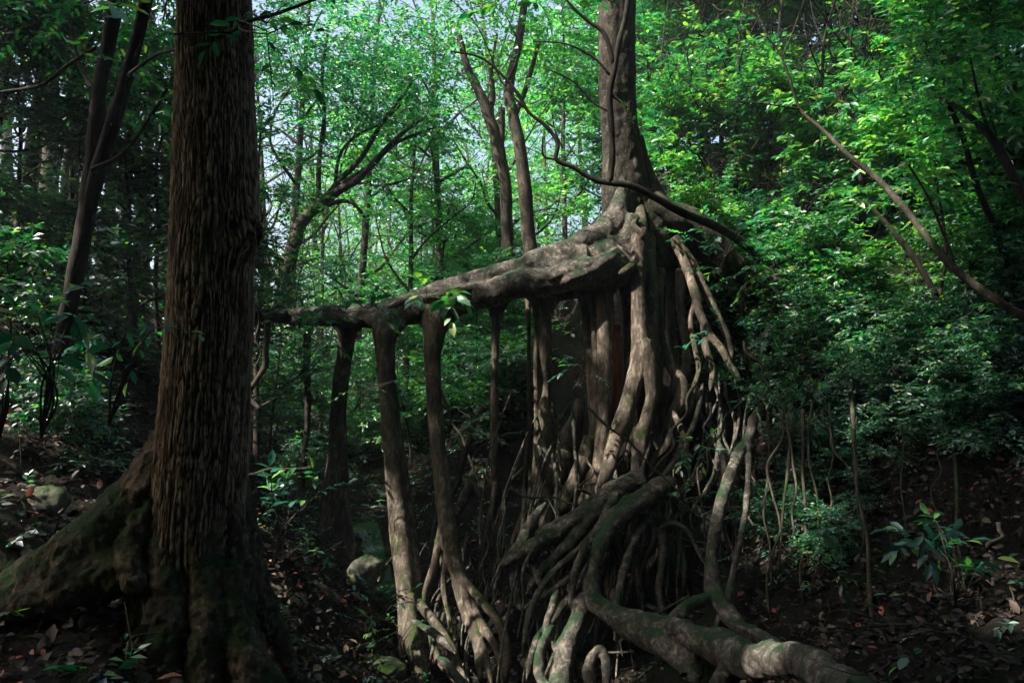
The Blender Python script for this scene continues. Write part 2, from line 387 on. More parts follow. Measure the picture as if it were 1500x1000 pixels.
# ------------------------------------------------------------------ leaves
LEAF2 = (np.array([(0,0,0),(.5,.24,.05),(1,0,-.10),(.5,-.24,.05)]), np.array([(0,1,2),(0,2,3)]))
LEAF8 = (np.array([(0,0,0),(.28,.17,.05),(.66,.19,.03),(1,0,-.14),(.66,-.19,.03),(.28,-.17,.05),(.3,0,0),(.68,0,-.05)]),
         np.array([(0,6,1),(1,6,7),(1,7,2),(2,7,3),(0,5,6),(5,7,6),(5,4,7),(4,3,7)]))
def unit(a): return a / (np.linalg.norm(a, axis=-1, keepdims=True) + 1e-9)
def leaves(pos, ax, nor, L, tmpl=LEAF2, wid=1.0):
    ax = unit(ax); sd = unit(np.cross(nor, ax)); nr = np.cross(ax, sd); T, Fc = tmpl
    L = np.broadcast_to(L, (len(pos),))
    V = pos[:, None] + L[:, None, None] * (ax[:, None] * T[None, :, 0:1] + sd[:, None] * T[None, :, 1:2] * wid + nr[:, None] * T[None, :, 2:3])
    Fq = (Fc[None] + (np.arange(len(pos)) * len(T))[:, None, None]).reshape(-1, 3)
    return V.reshape(-1, 3), Fq
def sprays(c, t, n, L, rng, tmpl=LEAF2, length=.45, wid=1.0, droop=.15):
    """n leaves set alternately along each short twig (c: bases, t: directions)"""
    m = len(c); t = unit(t); up = np.array([0, 0, 1.0])
    sd = unit(np.cross(t, up) + 1e-4); s = (np.arange(n)[None] + rng.uniform(0, .8, (m, n))) / n
    sg = np.where(np.arange(n) % 2 == 0, 1.0, -1.0)[None]; ang = rng.uniform(.5, 1.1, (m, n)) * sg
    ang[:, -1] *= .2
    base = c[:, None] + t[:, None] * (s * length)[..., None] - up * (droop * length * s ** 2)[..., None]
    ax = t[:, None] * np.cos(ang)[..., None] + sd[:, None] * np.sin(ang)[..., None] + rng.normal(0, .22, (m, n, 3)) - up * droop
    nor = up + rng.normal(0, .38, (m, n, 3)) + t[:, None] * .25
    return leaves(base.reshape(-1, 3), ax.reshape(-1, 3), nor.reshape(-1, 3), rng.uniform(.65, 1.2, m * n) * L, tmpl, wid)

# ------------------------------------------------------------------ light gaps: openings carved into the crowns so sun reaches chosen spots
GAPS = []
def gap(u, v, d, r): GAPS.append((P(u, v, d), r))
for g in [(700,395,11.5,.30),(760,378,11.5,.35),(830,362,11.7,.35),(880,345,11.8,.3),(820,395,11.4,.3),(700,430,11.2,.25),(640,425,11.6,.2),
          (880,60,12,.1),(880,140,12,.12),(888,300,12,.05),(935,330,11.4,.22),(934,400,11.2,.22),(936,470,11.1,.22),(925,545,11,.2),(908,610,10.8,.25),(890,670,10.7,.2),(945,640,10.8,.18),
          (868,450,11.5,.12),(985,540,10.9,.25),(1000,590,10.8,.2),(1030,470,11.3,.3),(1060,520,11.3,.3),(903,520,11.6,.15),(880,460,11.2,.12),(852,600,12.5,.3),
          (1085,660,9.6,.25),(1062,720,9.4,.2),(1155,965,7,.28),(590,775,10.8,.28),(597,880,10.2,.18),(480,720,12.8,.3),(820,930,8.8,.25),(790,985,8.4,.2),
          
          (1200,190,9,.15),(1240,225,8.9,.2),(1285,262,8.7,.2),(1325,305,8.5,.2),(1390,390,8,.15),(1440,425,7.8,.12),(450,462,12.2,.15),(540,450,12,.2),(600,440,11.9,.15),(620,960,9.4,.2),(1010,440,11.8,.2)]:
    gap(*g)
NPRIM = len(GAPS)
for g in [(1000,40,14,1.2),(1080,90,13,1.3),(1180,60,12.5,1.1),(1120,200,13,1.2),(1050,250,14,1),(1200,250,12.5,1),(1300,230,12,.7),(1090,330,13,.8),(1260,330,12,.5),(1330,120,12,.6),(1420,60,11,.5),
          (600,60,16,1.2),(720,60,14,1.0)]:
    gap(*g)
for u_, v_, r_ in [(1200,800,.4),(1150,810,.3),(1460,850,.4),(1485,910,.3),(1290,680,.3),(1380,625,.25),(530,760,.7),(700,710,.3),(1160,360,.4),(1240,400,.4),(1400,480,.35),(1280,540,.4),(1180,510,.45),(1130,560,.25),(1320,900,.12),(1340,420,.3)]:
    h_ = hit(u_, v_)
    if h_ is not None: GAPS.append((h_ + np.array([0, 0, .15]), r_))
gap(535, 822, 10.8, .12); gap(640, 430, 10.7, .3); gap(172, 5, 2.6, .12); gap(100, 480, 3.6, .05); gap(425, 730, 6.5, .12)
rgp = np.random.default_rng(41)
for _ in range(40): gap(rgp.uniform(380, 880), rgp.uniform(-20, 420), rgp.uniform(18, 42), rgp.uniform(1.0, 1.8))
for _ in range(45): gap(rgp.uniform(385, 690), rgp.uniform(440, 660), rgp.uniform(15, 34), rgp.uniform(.8, 1.4))
for _ in range(60):                       # flecked light in the wood beyond the bridging root
    u_ = rgp.uniform(380, 860); gap(u_, rgp.uniform(80, 650 if u_ < 640 else 400), rgp.uniform(17, 38), rgp.uniform(.6, 1.2))
for _ in range(60):                       # and over the leaves of the right bank
    u_ = 950 + 560 * rgp.uniform(0, 1) ** 1.4; gap(u_, rgp.uniform(0, 1) * (430 - .25 * (u_ - 950)), rgp.uniform(11, 17), rgp.uniform(.3, .9))
for _ in range(5):
    gap(rgp.uniform(0, 240), rgp.uniform(60, 420), rgp.uniform(8, 18), rgp.uniform(.15, .5))
GP = np.array([g[0] for g in GAPS]); GR = np.array([g[1] for g in GAPS])
def shades_gap(p, m=.18, small=False):
    """True where a leaf cluster at p would stand between the sun and one of the gap targets"""
    q = p[:, None] - GP[None]; t = q @ SUN
    d = np.linalg.norm(q - t[..., None] * SUN, axis=2)
    return ((d < GR[None] + m + (np.arange(len(GR)) < NPRIM)[None] * .10) & (t > np.where(GR < .5, .9, 2.2 * GR + .6)[None]) & ((GR < .6) | (not small))[None]).any(1)

# ------------------------------------------------------------------ generic tree
def grow(seed, H, r0, z0, cr, nlimb, L, nspray, per=12, lean=(0, 0), tmpl=LEAF2, rise=.5, top=.35, slen=.5, wob=.25, sub=4, seg=7, origin=None, carve=False, base_flare=1.5, keep=None, wid=1.0):
    """returns (trunk mesh, crown mesh): a tapering trunk with limbs and sub-limbs, and the leaves along them"""
    rng = np.random.default_rng(seed); wood = MB(); n = 7
    t = np.linspace(0, 1, n); tr = np.zeros((n, 3)); tr[:, 2] = t * H
    tr[:, 0] = lean[0] * t ** 1.3 + np.cumsum(rng.normal(0, wob * .35, n)) * t; tr[:, 1] = lean[1] * t ** 1.3 + np.cumsum(rng.normal(0, wob * .35, n)) * t
    tr[0, 2] = -.35
    rr = r0 * (1 - .8 * t ** 1.1); rr[0] *= base_flare
    C = catmull(np.c_[tr, rr], 4); wood.tube(C[:, :3], C[:, 3], seg + 1, rough=.12, seed=seed)
    tips = []; dirs = []
    for i in range(nlimb):
        f = z0 + (1 - z0) * (i + rng.uniform(0, .9)) / nlimb; f = min(f, .98)
        k = f * (len(C) - 1); a = int(k); p = C[a, :3]; rp = C[a, 3]
        az = i * 2.4 + rng.uniform(-.5, .5); prof = math.sin(math.pi * min(1, (f - z0) / (1 - z0) * (1 - top) + top)) ** .6
        ln = cr * (.45 + .6 * prof) * rng.uniform(.75, 1.15); el = rise * rng.uniform(.5, 1.3)
        d = np.array([math.cos(az) * math.cos(el), math.sin(az) * math.cos(el), math.sin(el)])
        m = 5; Q = [p]; dd = d.copy()
        for s in range(m):
            dd = unit(dd + rng.normal(0, wob, 3) + np.array([0, 0, .10])); Q.append(Q[-1] + dd * ln / m)
        Q = np.array(Q); rl = np.linspace(min(rp * .6, r0 * .4), r0 * .06 + .004, m + 1)
        LC = catmull(np.c_[Q, rl], 3)
        hid = carve and origin is not None
        if hid and shades_gap(LC[:, :3] + np.asarray(origin), .0, True).any(): continue
        wood.tube(LC[:, :3], LC[:, 3], 5, rough=.1, seed=seed + i)
        for s in range(sub):
            q = rng.uniform(.3, 1.0); b = LC[int(q * (len(LC) - 1)), :3]; d2 = unit(dd * .6 + rng.normal(0, .65, 3) * np.array([1, 1, .6]))
            l2 = ln * rng.uniform(.25, .5); S = [b]
            for _ in range(3):
                d2 = unit(d2 + rng.normal(0, wob, 3)); S.append(S[-1] + d2 * l2 / 3)
            SCv = catmull(np.c_[np.array(S), np.linspace(r0 * .07 + .006, .004, 4)], 2)
            if hid and shades_gap(SCv[:, :3] + np.asarray(origin), .0, True).any(): continue
            wood.tube(SCv[:, :3], SCv[:, 3], 4)
            tips.append(SCv[:, :3]); dirs.append(np.gradient(SCv[:, :3], axis=0))
        tips.append(LC[len(LC) // 3:, :3]); dirs.append(np.gradient(LC[:, :3], axis=0)[len(LC) // 3:])
    tp = np.vstack(tips); td = unit(np.vstack(dirs)); k = rng.integers(0, len(tp), nspray)
    az = rng.uniform(0, 2 * math.pi, nspray); o = np.stack([np.cos(az), np.sin(az), rng.uniform(-.35, .45, nspray)], -1)
    c = tp[k] + o * rng.uniform(.02, .42, (nspray, 1)) * (cr * .28 + .15)
    dr = td[k] * .5 + o
    if keep is not None:
        ok = keep(c); c = c[ok]; dr = dr[ok]
    if carve and origin is not None:
        ok = ~shades_gap(c + np.asarray(origin)); c = c[ok]; dr = dr[ok]
    v, f = sprays(c, dr, per, L, rng, tmpl, slen, wid)
    return wood.mesh("trunk"), arrays_mesh("crown", v, f)

def tree_thing(name, meshes, loc, bmat, lmat, rz=0, s=1, parts=("trunk", "crown")):
    r = empty(name, loc); r.rotation_euler = (0, 0, rz); r.scale = (s, s, s)
    link(parts[0], meshes[0], bmat, r); link(parts[1], meshes[1], lmat, r); return r

PROTO = {}
PER = {'t5': 11, 't1': 11, 't2': 11, 't3': 11, 't4': 11, 'f1': 11, 'f2': 11, 'u1': 11, 'u2': 11, 'u3': 11, 's1': 10, 's2': 10, 's3': 9, 's4': 10}
def proto(key, name, meshes, bmat, lmat, parts=("trunk", "crown")):
    PROTO[key] = [name, meshes, bmat, lmat, parts, None]
    for m_, k in zip(meshes, (bmat, lmat)): m_.materials.append(k)
def clear_spot(x, y, s):
    """nudge a trunk sideways when it would stand right in one of the main shafts of light"""
    rj = np.random.default_rng(int(abs(x * 131 + y * 17)) + 1)
    for k in range(14):
        jx, jy = (0, 0) if k == 0 else rj.uniform(-1.3, 1.3, 2); z0 = gz(x + jx, y + jy); zz = z0 + np.linspace(0, 15 * s, 60)
        q = np.stack([np.full(60, x + jx), np.full(60, y + jy), zz], -1)[:, None] - GP[None, :NPRIM]; t = q @ SUN
        d = np.linalg.norm(q - t[..., None] * SUN, axis=2)
        if not ((d < .45) & (t > .9)).any(): break
    return x + jx, y + jy
def put(key, x, y, rz, s, phrase, cat, group, zoff=0.0, name=None):
    p = PROTO[key]
    if key[0] == 't': x, y = clear_spot(x, y, s)
    z = gz(x, y) + zoff
    if p[5] is None:
        o = tree_thing(p[0], p[1], (x, y, z), None, None, rz, s, p[4]); p[5] = o
    else:
        o = copy_tree(p[5], (x, y, z), rz, s)
    if name: o.name = name
    later(o, phrase, cat, group, float(proj((x, y, z + 1.0))[0])); return o

proto('t1', "forest_tree", grow(11, 14, .17, .35, 3.6, 15, .17, 1500, 11, (1, .5)), M['bark_bg'], M['leaf'])
proto('t2', "forest_tree", grow(12, 12, .15, .22, 3.9, 16, .16, 1500, 11, (-1.2, .3), rise=.75), M['bark_bg'], M['leaf_bright'])
proto('t3', "forest_tree", grow(13, 16, .20, .45, 4.2, 15, .17, 1500, 11, (.3, 0)), M['bark_bg'], M['leaf'])
proto('t5', "forest_tree", grow(17, 16, .20, .5, 4.6, 16, .19, 2600, 11, (.3, 0)), M['bark_bg'], M['leaf_shaded'])
proto('t4', "forest_tree", grow(14, 9, .09, .12, 3.0, 15, .14, 1300, 11, (.7, 0), rise=.6), M['bark_bg'], M['leaf_bright'])
proto('f1', "forest_tree", grow(15, 13, .13, .2, 3.4, 16, .17, 620, 11, (.8, .3), slen=.6), M['bark_bg'], M['leaf_bright'])
proto('f2', "forest_tree", grow(16, 10, .10, .12, 3.2, 14, .16, 560, 11, (-.7, .2), rise=.7, slen=.6), M['bark_bg'], M['leaf_bright'])
proto('u1', "understory_tree", grow(21, 5.5, .05, .10, 2.0, 14, .155, 760, 11, (.5, 0), slen=.45, tmpl=LEAF8), M['bark_dark'], M['leaf_bright'])
proto('u2', "understory_tree", grow(22, 4.6, .045, .10, 1.9, 13, .14, 700, 11, (-.5, .2), slen=.42, rise=.35, tmpl=LEAF8), M['bark_dark'], M['leaf'])
proto('u3', "understory_tree", grow(23, 5.0, .045, .10, 2.0, 13, .13, 700, 11, (.3, .2), slen=.42, rise=.4, tmpl=LEAF8), M['bark_dark'], M['leaf_shaded'])
proto('s1', "leafy_shrub", grow(31, 1.7, .018, .05, 1.0, 10, .17, 150, 10, slen=.45, rise=.7, wob=.35), M['bark_dark'], M['leaf'], ("stems", "foliage"))
proto('s4', "leafy_shrub", grow(34, 1.9, .018, .08, 1.2, 10, .14, 220, 10, slen=.45, rise=.7, wob=.3), M['bark_dark'], M['leaf_bright'], ("stems", "foliage"))
proto('s2', "leafy_shrub", grow(32, 1.3, .015, .05, 1.2, 11, .15, 170, 10, slen=.45, rise=.5, wob=.35), M['bark_dark'], M['leaf_teal'], ("stems", "foliage"))
proto('s3', "leafy_shrub", grow(33, 2.1, .018, .15, 1.1, 9, .18, 150, 9, slen=.5, rise=.6, wob=.35), M['bark_dark'], M['leaf_shaded'], ("stems", "foliage"))

# ------------------------------------------------------------------ big furrowed tree in the left foreground
def px(pts, n=8):
    return catmull([(*P(u, v, d), w / 2 / F * d) for u, v, d, w in pts], n)
M['trunk_foot'] = bark('bark_foot', ((.018, .013, .009), (.075, .058, .038), (.23, .19, .135)), (1, 1, .4), 20, .9, moss=.8, moss_col=(.014, .034, .008), lich=.55)
def big_tree():
    bx, by = P(300, 1000, 4.25)[:2]; bz = gz(bx, by); base = np.array([bx, by, bz - .15])
    root = empty("furrowed_tree", base)
    tag(root, "massive straight trunk with furrowed brown bark and mossy roots in the left foreground", "tree")
    edges = [(-60,259,368),(0,256,372),(150,254,375),(260,252,379),(320,250,380),(400,246,373),(500,242,371),(600,236,368),(680,228,362),(760,222,352),(850,216,344),(930,212,342),(1040,206,345)]
    ctr = np.array([[*PY((a + b) / 2, v, by)] for v, a, b in edges]); rad = np.array([(b - a) / 2 / F * 4.3 - .022 for v, a, b in edges])
    zs = ctr[:, 2]; o = np.argsort(zs); zs = zs[o]; ctr = ctr[o]; rad = rad[o]
    nz, nt_ = 1150, 560
    z = np.linspace(base[2] - .2, zs[-1], nz); z2 = np.linspace(zs[-1], zs[-1] + 5.0, 140)[1:]; z = np.r_[z, z2]; nz = len(z)
    cx = np.interp(z, zs, ctr[:, 0]); cy = np.interp(z, zs, ctr[:, 1]) * 0 + by; R = np.interp(z, zs, rad) 
    th = np.linspace(0, 2 * math.pi, nt_, endpoint=False); h = (z - base[2])[:, None]
    RR = R[:, None] * np.ones(nt_)[None]
    def lobe(a, w, A, k, p=1.0, h0=0.0):
        d = np.angle(np.exp(1j * (th - a))); wz = w * (1 + .3 * h)
        return A * np.exp(-np.maximum(h - h0, 0) / k) ** p * np.exp(-(d[None] / wz) ** 2)
    flare = lobe(math.pi * .98, .22, 1.15, .42) + lobe(math.pi * 1.22, .2, .34, .55) + lobe(-1.75, .28, .26, .65) + lobe(-1.05, .2, .24, .5) + lobe(-.3, .2, .35, .38) + lobe(.9, .3, .5, .5) + lobe(2.2, .3, .6, .5)
    RR = RR + flare
    # burl low on the right
    bz_ = P(380, 335, 4.25)[2]
    dd = np.angle(np.exp(1j * (th + .45)))
    zb = z[:, None] - bz_
    RR += .085 * np.exp(-((zb + .02) / .14) ** 2 - (dd[None] / .45) ** 2) * (1 + .8 * fbm(np.cos(th)[None] * 5, np.sin(th)[None] * 5, z[:, None] * 7, 3)) - .045 * np.exp(-((zb - .0) / .06) ** 2 - ((dd[None] + .28) / .22) ** 2)
    swirl = np.exp(-(zb / .2) ** 2 - (dd[None] / .7) ** 2)
    X = th[None] * np.ones((nz, 1)); Zg = z[:, None] * np.ones((1, nt_))
    cxn, syn = np.cos(X), np.sin(X)
    wp = .22 * noise(cxn * 2, syn * 2, Zg * 2.2)
    wp = wp + .5 * swirl * noise(cxn * 4, syn * 4, Zg * 6)
    a1 = noise(cxn * 12.5 + wp * 3, syn * 12.5 + wp * 3, Zg * 3.6 + 1.5 * noise(cxn * 3, syn * 3, Zg * 2)); a2 = noise(cxn * 17 + wp * 4, syn * 17, Zg * 11 + 9); a3 = fbm(cxn * 11, syn * 11, Zg * 20, 4)
    ridge = 1 - np.abs(a1) * 3.2; ridge = np.clip(1 - np.clip(ridge, 0, 1) ** 1.3, 0, 1)
    r2 = np.clip(np.abs(a2) * 3.5, 0, 1); rg = ridge * (.35 + .65 * r2) + .32 * a3
    mask = np.clip((z[:, None] - base[2] - .15) / .8, .25, 1)
    lump = .012 * fbm(cxn * 1.6, syn * 1.6, Zg * 1.3, 3)
    RR = RR + mask * .0105 * rg + lump + .03 * (1 - mask) * fbm(cxn * 3, syn * 3, Zg * 4, 4)
    V = np.stack([cx[:, None] + RR * cxn, cy[:, None] + RR * syn, Zg - .10 * (flare > .3) * 0], -1) - base
    i, j = np.meshgrid(np.arange(nz - 1), np.arange(nt_), indexing='ij'); j2 = (j + 1) % nt_
    Q = np.stack([i * nt_ + j, i * nt_ + j2, (i + 1) * nt_ + j2, (i + 1) * nt_ + j], -1).reshape(-1, 4)
    m = arrays_mesh("trunk", V.reshape(-1, 3), Q)
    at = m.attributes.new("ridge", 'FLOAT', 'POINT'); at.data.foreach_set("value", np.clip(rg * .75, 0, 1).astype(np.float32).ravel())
    link("trunk", m, M['trunk'], root)
    # roots running out along the ground
    def rt(pts, n=10, flat=None):
        q = [(*P(u, v, d), w / 2 / F * d) for u, v, d, w in pts]; q = catmull(q, n); b = MB()
        b.tube(q[:, :3] - base, q[:, 3], 26, rough=.22, seed=pts[0][0], flat=flat); return link("root", b.mesh("root"), M['trunk'], root)
    def rt_old(*a, **k): pass
    rt_old([(200,735,4.3,60),(150,775,4.25,80),(95,815,4.2,80),(40,850,4.15,66),(-30,885,4.1,50),(-90,930,4,30)], flat=((0, 0, 1), 1.15))
    rt_old([(230,800,4.2,50),(180,830,4.1,60),(120,850,4,56),(60,862,3.9,44),(0,880,3.8,26)])
    rt_old([(345,800,4.3,20),(358,850,4.2,24),(372,900,4.1,24),(385,960,4,22),(392,1030,3.9,18)])
    rt_old([(325,880,4.1,36),(345,930,4.0,46),(365,985,3.9,52),(380,1050,3.8,40)])
    rt_old([(255,850,4.05,40),(250,920,3.95,62),(240,1000,3.85,70),(235,1080,3.8,60)])
    rt_old([(300,860,4.0,36),(302,930,3.9,44),(300,1010,3.8,50),(300,1080,3.75,40)])
    # the flared foot of the trunk with its roots, grown together
    tubes = [[(300,640,4.4,90),(296,760,4.38,118),(292,850,4.35,140),(288,940,4.3,170),(285,1080,4.3,220)],
      [(262,660,4.4,30),(238,720,4.32,50),(205,755,4.25,66),(165,775,4.2,72),(120,800,4.2,74),(75,830,4.2,70),(25,856,4.2,60),(-40,885,4.2,50),(-110,930,4.2,30)],
      [(255,760,4.3,60),(220,815,4.2,76),(180,835,4.1,70),(140,850,4.05,64),(95,868,4.0,56),(40,885,3.95,44),(-20,905,3.9,30)],
      [(262,720,4.2,50),(248,820,4.12,58),(240,900,4.0,64),(232,980,3.9,72),(225,1080,3.8,80)],
      [(300,760,4.2,40),(305,850,4.1,46),(305,930,3.98,50),(302,1010,3.88,56),(300,1080,3.8,60)],
      [(335,740,4.3,40),(348,810,4.25,30),(360,860,4.2,26),(368,910,4.15,26),(380,970,4.1,24),(395,1050,4.0,20)],
      [(330,820,4.2,44),(340,890,4.1,50),(355,950,4.0,52),(372,1010,3.9,46),(385,1080,3.85,40)],
      [(320,700,4.6,80),(360,850,4.8,60),(400,930,5.0,40),(430,1000,5.2,24)],
      [(205,760,4.25,50),(185,800,4.15,60),(165,840,4.1,60),(120,880,4.05,50)],
      [(230,760,4.25,60),(190,795,4.18,70),(150,820,4.14,74),(100,845,4.1,70),(50,868,4.08,60),(-10,890,4.05,50)],
      [(275,590,4.4,40),(245,660,4.32,64),(208,725,4.26,84),(160,778,4.2,86),(100,826,4.15,80),(40,865,4.1,60)],
      [(250,690,4.3,40),(225,745,4.2,50),(196,790,4.1,40),(190,830,4.0,36),(200,870,3.95,26)],
      [(120,800,4.1,30),(95,840,4.0,40),(85,880,3.95,30)]]
    b = MB()
    for k, t in enumerate(tubes):
        q = px(t, 8); b.tube(q[:, :3] - base, q[:, 3], 22, rough=.16, seed=k * 3.3)
    fo = link("root_flare", b.mesh("root_flare"), M['trunk_foot'], root)
    r = fo.modifiers.new("merge", 'REMESH'); r.mode = 'VOXEL'; r.voxel_size = .012; r.use_smooth_shade = True
    sm = fo.modifiers.new("soften", 'SMOOTH'); sm.iterations = 10; sm.factor = .6
    for ns, st in ((.20, .085), (.05, .03), (.018, .012)):
        tx = bpy.data.textures.new("lumps", 'CLOUDS'); tx.noise_scale = ns; tx.noise_depth = 4
        dm = fo.modifiers.new("lumps", 'DISPLACE'); dm.texture = tx; dm.strength = st; dm.mid_level = .5
    # crown high above the frame
    top = zs[-1] + 4.6
    meshes = grow(201, 7.5, .22, .02, 7.5, 30, .18, 6500, 12, (-1.5, 0), rise=.45, slen=.6, sub=6, origin=(bx, by, top), carve=True, base_flare=1)
    link("limbs", meshes[0], M['bark_dark'], root, np.array([bx, by, top]) - base)
    link("crown", meshes[1], M['leaf'], root, np.array([bx, by, top]) - base)
big_tree()

# ------------------------------------------------------------------ the great fig: trunk, bridging root, prop roots, roots on the bank
FB = P(985, 345, 12.6); FIG = empty("fig_tree", FB)
tag(FIG, "giant grey fig tree whose huge horizontal root bridges the gully on prop roots", "tree")
def px(pts, n=8):
    return catmull([(*P(u, v, d), w / 2 / F * d) for u, v, d, w in pts], n)
def fused(name, tubes, mt, vox=.02, disp=.012, dsc=.10, parent=FIG, base=FB, smooth=4, rough=.10, taper=False):
    b = MB()
    for k, t in enumerate(tubes):
        q = px(t) if len(t[0]) == 4 else t
        q = q.copy(); q[-1, 3] *= .15; q[-2, 3] *= .45; q[-3, 3] *= .75; q[-4, 3] *= .92
        if taper: q[0, 3] *= .2; q[1, 3] *= .6; q[2, 3] *= .85
        b.tube(q[:, :3] - base, q[:, 3], 18, rough=rough, seed=k * 3.1 + len(name))
    o = link(name, b.mesh(name), M[mt], parent)
    r = o.modifiers.new("merge", 'REMESH'); r.mode = 'VOXEL'; r.voxel_size = vox; r.use_smooth_shade = True
    if smooth:
        s = o.modifiers.new("soften", 'SMOOTH'); s.iterations = smooth; s.factor = .5
    if disp:
        tx = bpy.data.textures.new("lumps", 'CLOUDS'); tx.noise_scale = dsc; tx.noise_depth = 3
        d = o.modifiers.new("lumps", 'DISPLACE'); d.texture = tx; d.strength = disp; d.mid_level = .5
    return o
# trunk above the bridge
fused("trunk", [
    [(895,-60,12.3,40),(896,40,12.3,40),(897,140,12.3,40),(902,230,12.3,38),(905,300,12.2,48),(912,360,12.1,44),(915,430,12,30)],
    [(917,-60,12.5,30),(914,60,12.5,33),(914,160,12.5,38),(922,240,12.5,48),(934,300,12.5,66),(950,360,12.6,86),(955,430,12.8,70)],
    [(904,-60,12.35,42),(905,60,12.35,44),(909,180,12.4,50),(915,280,12.4,62),(925,350,12.4,60)],
    [(935,270,12.5,20),(968,306,12.5,34),(1005,322,12.6,42),(1040,335,12.7,34),(1075,360,12.9,24)],
    [(1000,330,12.5,30),(1025,350,12.45,30),(1040,380,12.4,22)],
    [(938,200,12.6,10),(946,245,12.5,18),(963,290,12.45,28),(980,330,12.5,44),(1005,375,12.6,50)]], 'bark_trunk', .022, .03, .14)
# limbs and crown above the frame
topz = P(905, -60, 12.3); mm = grow(301, 9, .27, .05, 7.6, 28, .18, 5200, 12, (.5, 0), rise=.5, slen=.6, sub=6, origin=topz, carve=True, base_flare=1)
link("limbs", mm[0], M['bark_fig'], FIG, topz - FB); link("crown", mm[1], M['leaf'], FIG, topz - FB)
# bridging root
fused("bridging_root", [
    [(930,345,12.1,52),(900,366,11.85,56),(866,376,11.7,46),(825,385,11.6,40),(780,392,11.6,40),(735,402,11.6,36),(690,414,11.7,32),(640,427,11.8,28),(590,444,11.9,24),(540,455,12,22),(480,456,12.1,18),(430,459,12.2,16),(380,463,12.3,16),(320,470,12.4,14)],
    [(930,385,11.8,60),(895,396,11.5,54),(850,402,11.35,46),(805,412,11.3,44),(760,416,11.3,42),(715,430,11.35,44),(670,440,11.5,44),(625,450,11.6,42),(580,460,11.8,36),(530,467,11.95,28),(470,468,12.1,20),(400,471,12.3,12)],
    [(912,245,12.15,10),(909,280,12.05,20),(904,312,11.95,32),(889,338,11.85,42),(862,354,11.75,42),(830,368,11.65,36),(790,379,11.6,30),(750,392,11.6,20)],
    [(925,320,12,40),(922,350,11.9,54),(912,385,11.8,54),(905,410,11.8,40)],
    [(912,375,11.4,22),(880,386,11.25,26),(845,392,11.2,24),(815,403,11.15,20),(790,408,11.15,16),(760,408,11.2,14),(730,412,11.25,10)],
    [(905,366,11.35,9),(900,374,11.25,14),(885,383,11.2,18),(860,398,11.15,18),(838,408,11.1,16),(820,416,11.1,12)],
    [(860,372,11.5,26),(820,372,11.5,18),(795,378,11.5,14),(775,386,11.45,10),(750,396,11.4,8)],
    [(700,420,11.2,14),(670,425,11.2,12),(640,433,11.3,12),(600,440,11.5,10),(560,452,11.7,8)],
    [(900,415,12,30),(850,424,11.9,28),(800,430,11.8,22),(760,432,11.7,14)]], 'bark_root', .02, .03, .13, rough=.16)
def pillar(*tubes, m='bark_fig', vox=.018, name="prop_root", disp=.012):
    return fused(name, list(tubes), m, vox, disp, .09)
pillar([(506,468,12.4,30),(507,480,12.5,28),(506,510,12.7,22),(497,560,12.8,20),(493,640,12.9,24),(490,720,12.9,30),(484,790,12.8,38),(480,850,12.7,44),(478,900,12.6,50)],
       [(515,465,12.6,26),(510,520,12.8,14),(500,600,12.9,16),(500,700,12.9,22),(505,780,12.8,24),(515,840,12.6,22),(530,900,12.4,14)],
       [(478,470,12.5,8),(494,476,12.5,14),(504,495,12.6,12),(502,530,12.7,8)], [(538,470,12.4,8),(522,478,12.5,14),(510,500,12.6,10),(506,530,12.7,6)],
       [(490,650,12.8,14),(480,720,12.6,16),(474,780,12.5,18),(470,830,12.4,12)], vox=.022)
pillar([(562,462,11.8,38),(564,476,11.6,34),(562,500,11.4,22),(564,560,11.3,20),(572,640,11.2,20),(582,720,11,22),(590,800,10.7,24),(596,870,10.4,24),(606,940,10.0,26),(625,1010,9.5,20)],
       [(570,468,11.7,26),(572,520,11.4,13),(579,600,11.4,12),(590,680,11.2,13),(600,760,11,18),(606,830,10.7,20),(612,890,10.4,18),(640,960,9.9,14),(680,1010,9.4,10)],
       [(530,464,11.8,8),(548,472,11.6,16),(559,492,11.45,14),(561,530,11.4,8)], [(604,462,11.8,8),(588,474,11.6,16),(576,494,11.45,12),(571,535,11.4,7)],
       [(552,470,11.7,16),(556,540,11.4,8),(562,620,11.2,8),(570,700,11,12),(578,790,10.8,14),(586,860,10.5,12),(588,940,10.1,10),(590,1000,9.8,8)],
       [(600,870,10.3,18),(604,920,10,18),(612,970,9.6,14),(618,1020,9.2,10)],
       [(612,880,10.3,14),(650,930,9.9,14),(672,975,9.6,12),(690,1030,9.2,10)])
pillar([(634,452,11.6,46),(637,466,11.5,38),(635,485,11.4,29),(633,530,11.3,24),(637,600,11.2,23),(645,680,11,24),(653,750,10.8,26),(664,810,10.6,26),(676,860,10.4,20),(700,905,10.1,14),(725,945,9.8,12),(738,985,9.5,12)],
       [(655,455,11.6,26),(646,478,11.5,16),(641,520,11.4,10),(644,600,11.3,9),(652,700,11,10),(662,790,10.7,12),(668,850,10.5,14),(682,900,10.2,14),(700,950,9.9,14),(704,1000,9.6,12)],
       [(605,458,11.8,8),(620,470,11.6,16),(631,490,11.45,12),(633,530,11.35,7)], [(678,452,11.7,8),(662,464,11.6,15),(648,486,11.45,12),(642,530,11.35,6)],
       [(664,820,10.5,16),(680,850,10.3,14),(706,880,10.1,13),(732,915,9.8,14),(742,960,9.5,16),(735,1005,9.3,14)],
       [(650,760,10.8,14),(638,820,10.6,12),(622,870,10.5,10),(618,930,10.3,9)],
       [(672,840,10.4,12),(690,900,10.1,10),(712,960,9.8,10),(722,1010,9.5,8)],
       [(656,800,10.6,12),(650,860,10.5,9),(660,920,10.3,8),(655,980,10,8)])
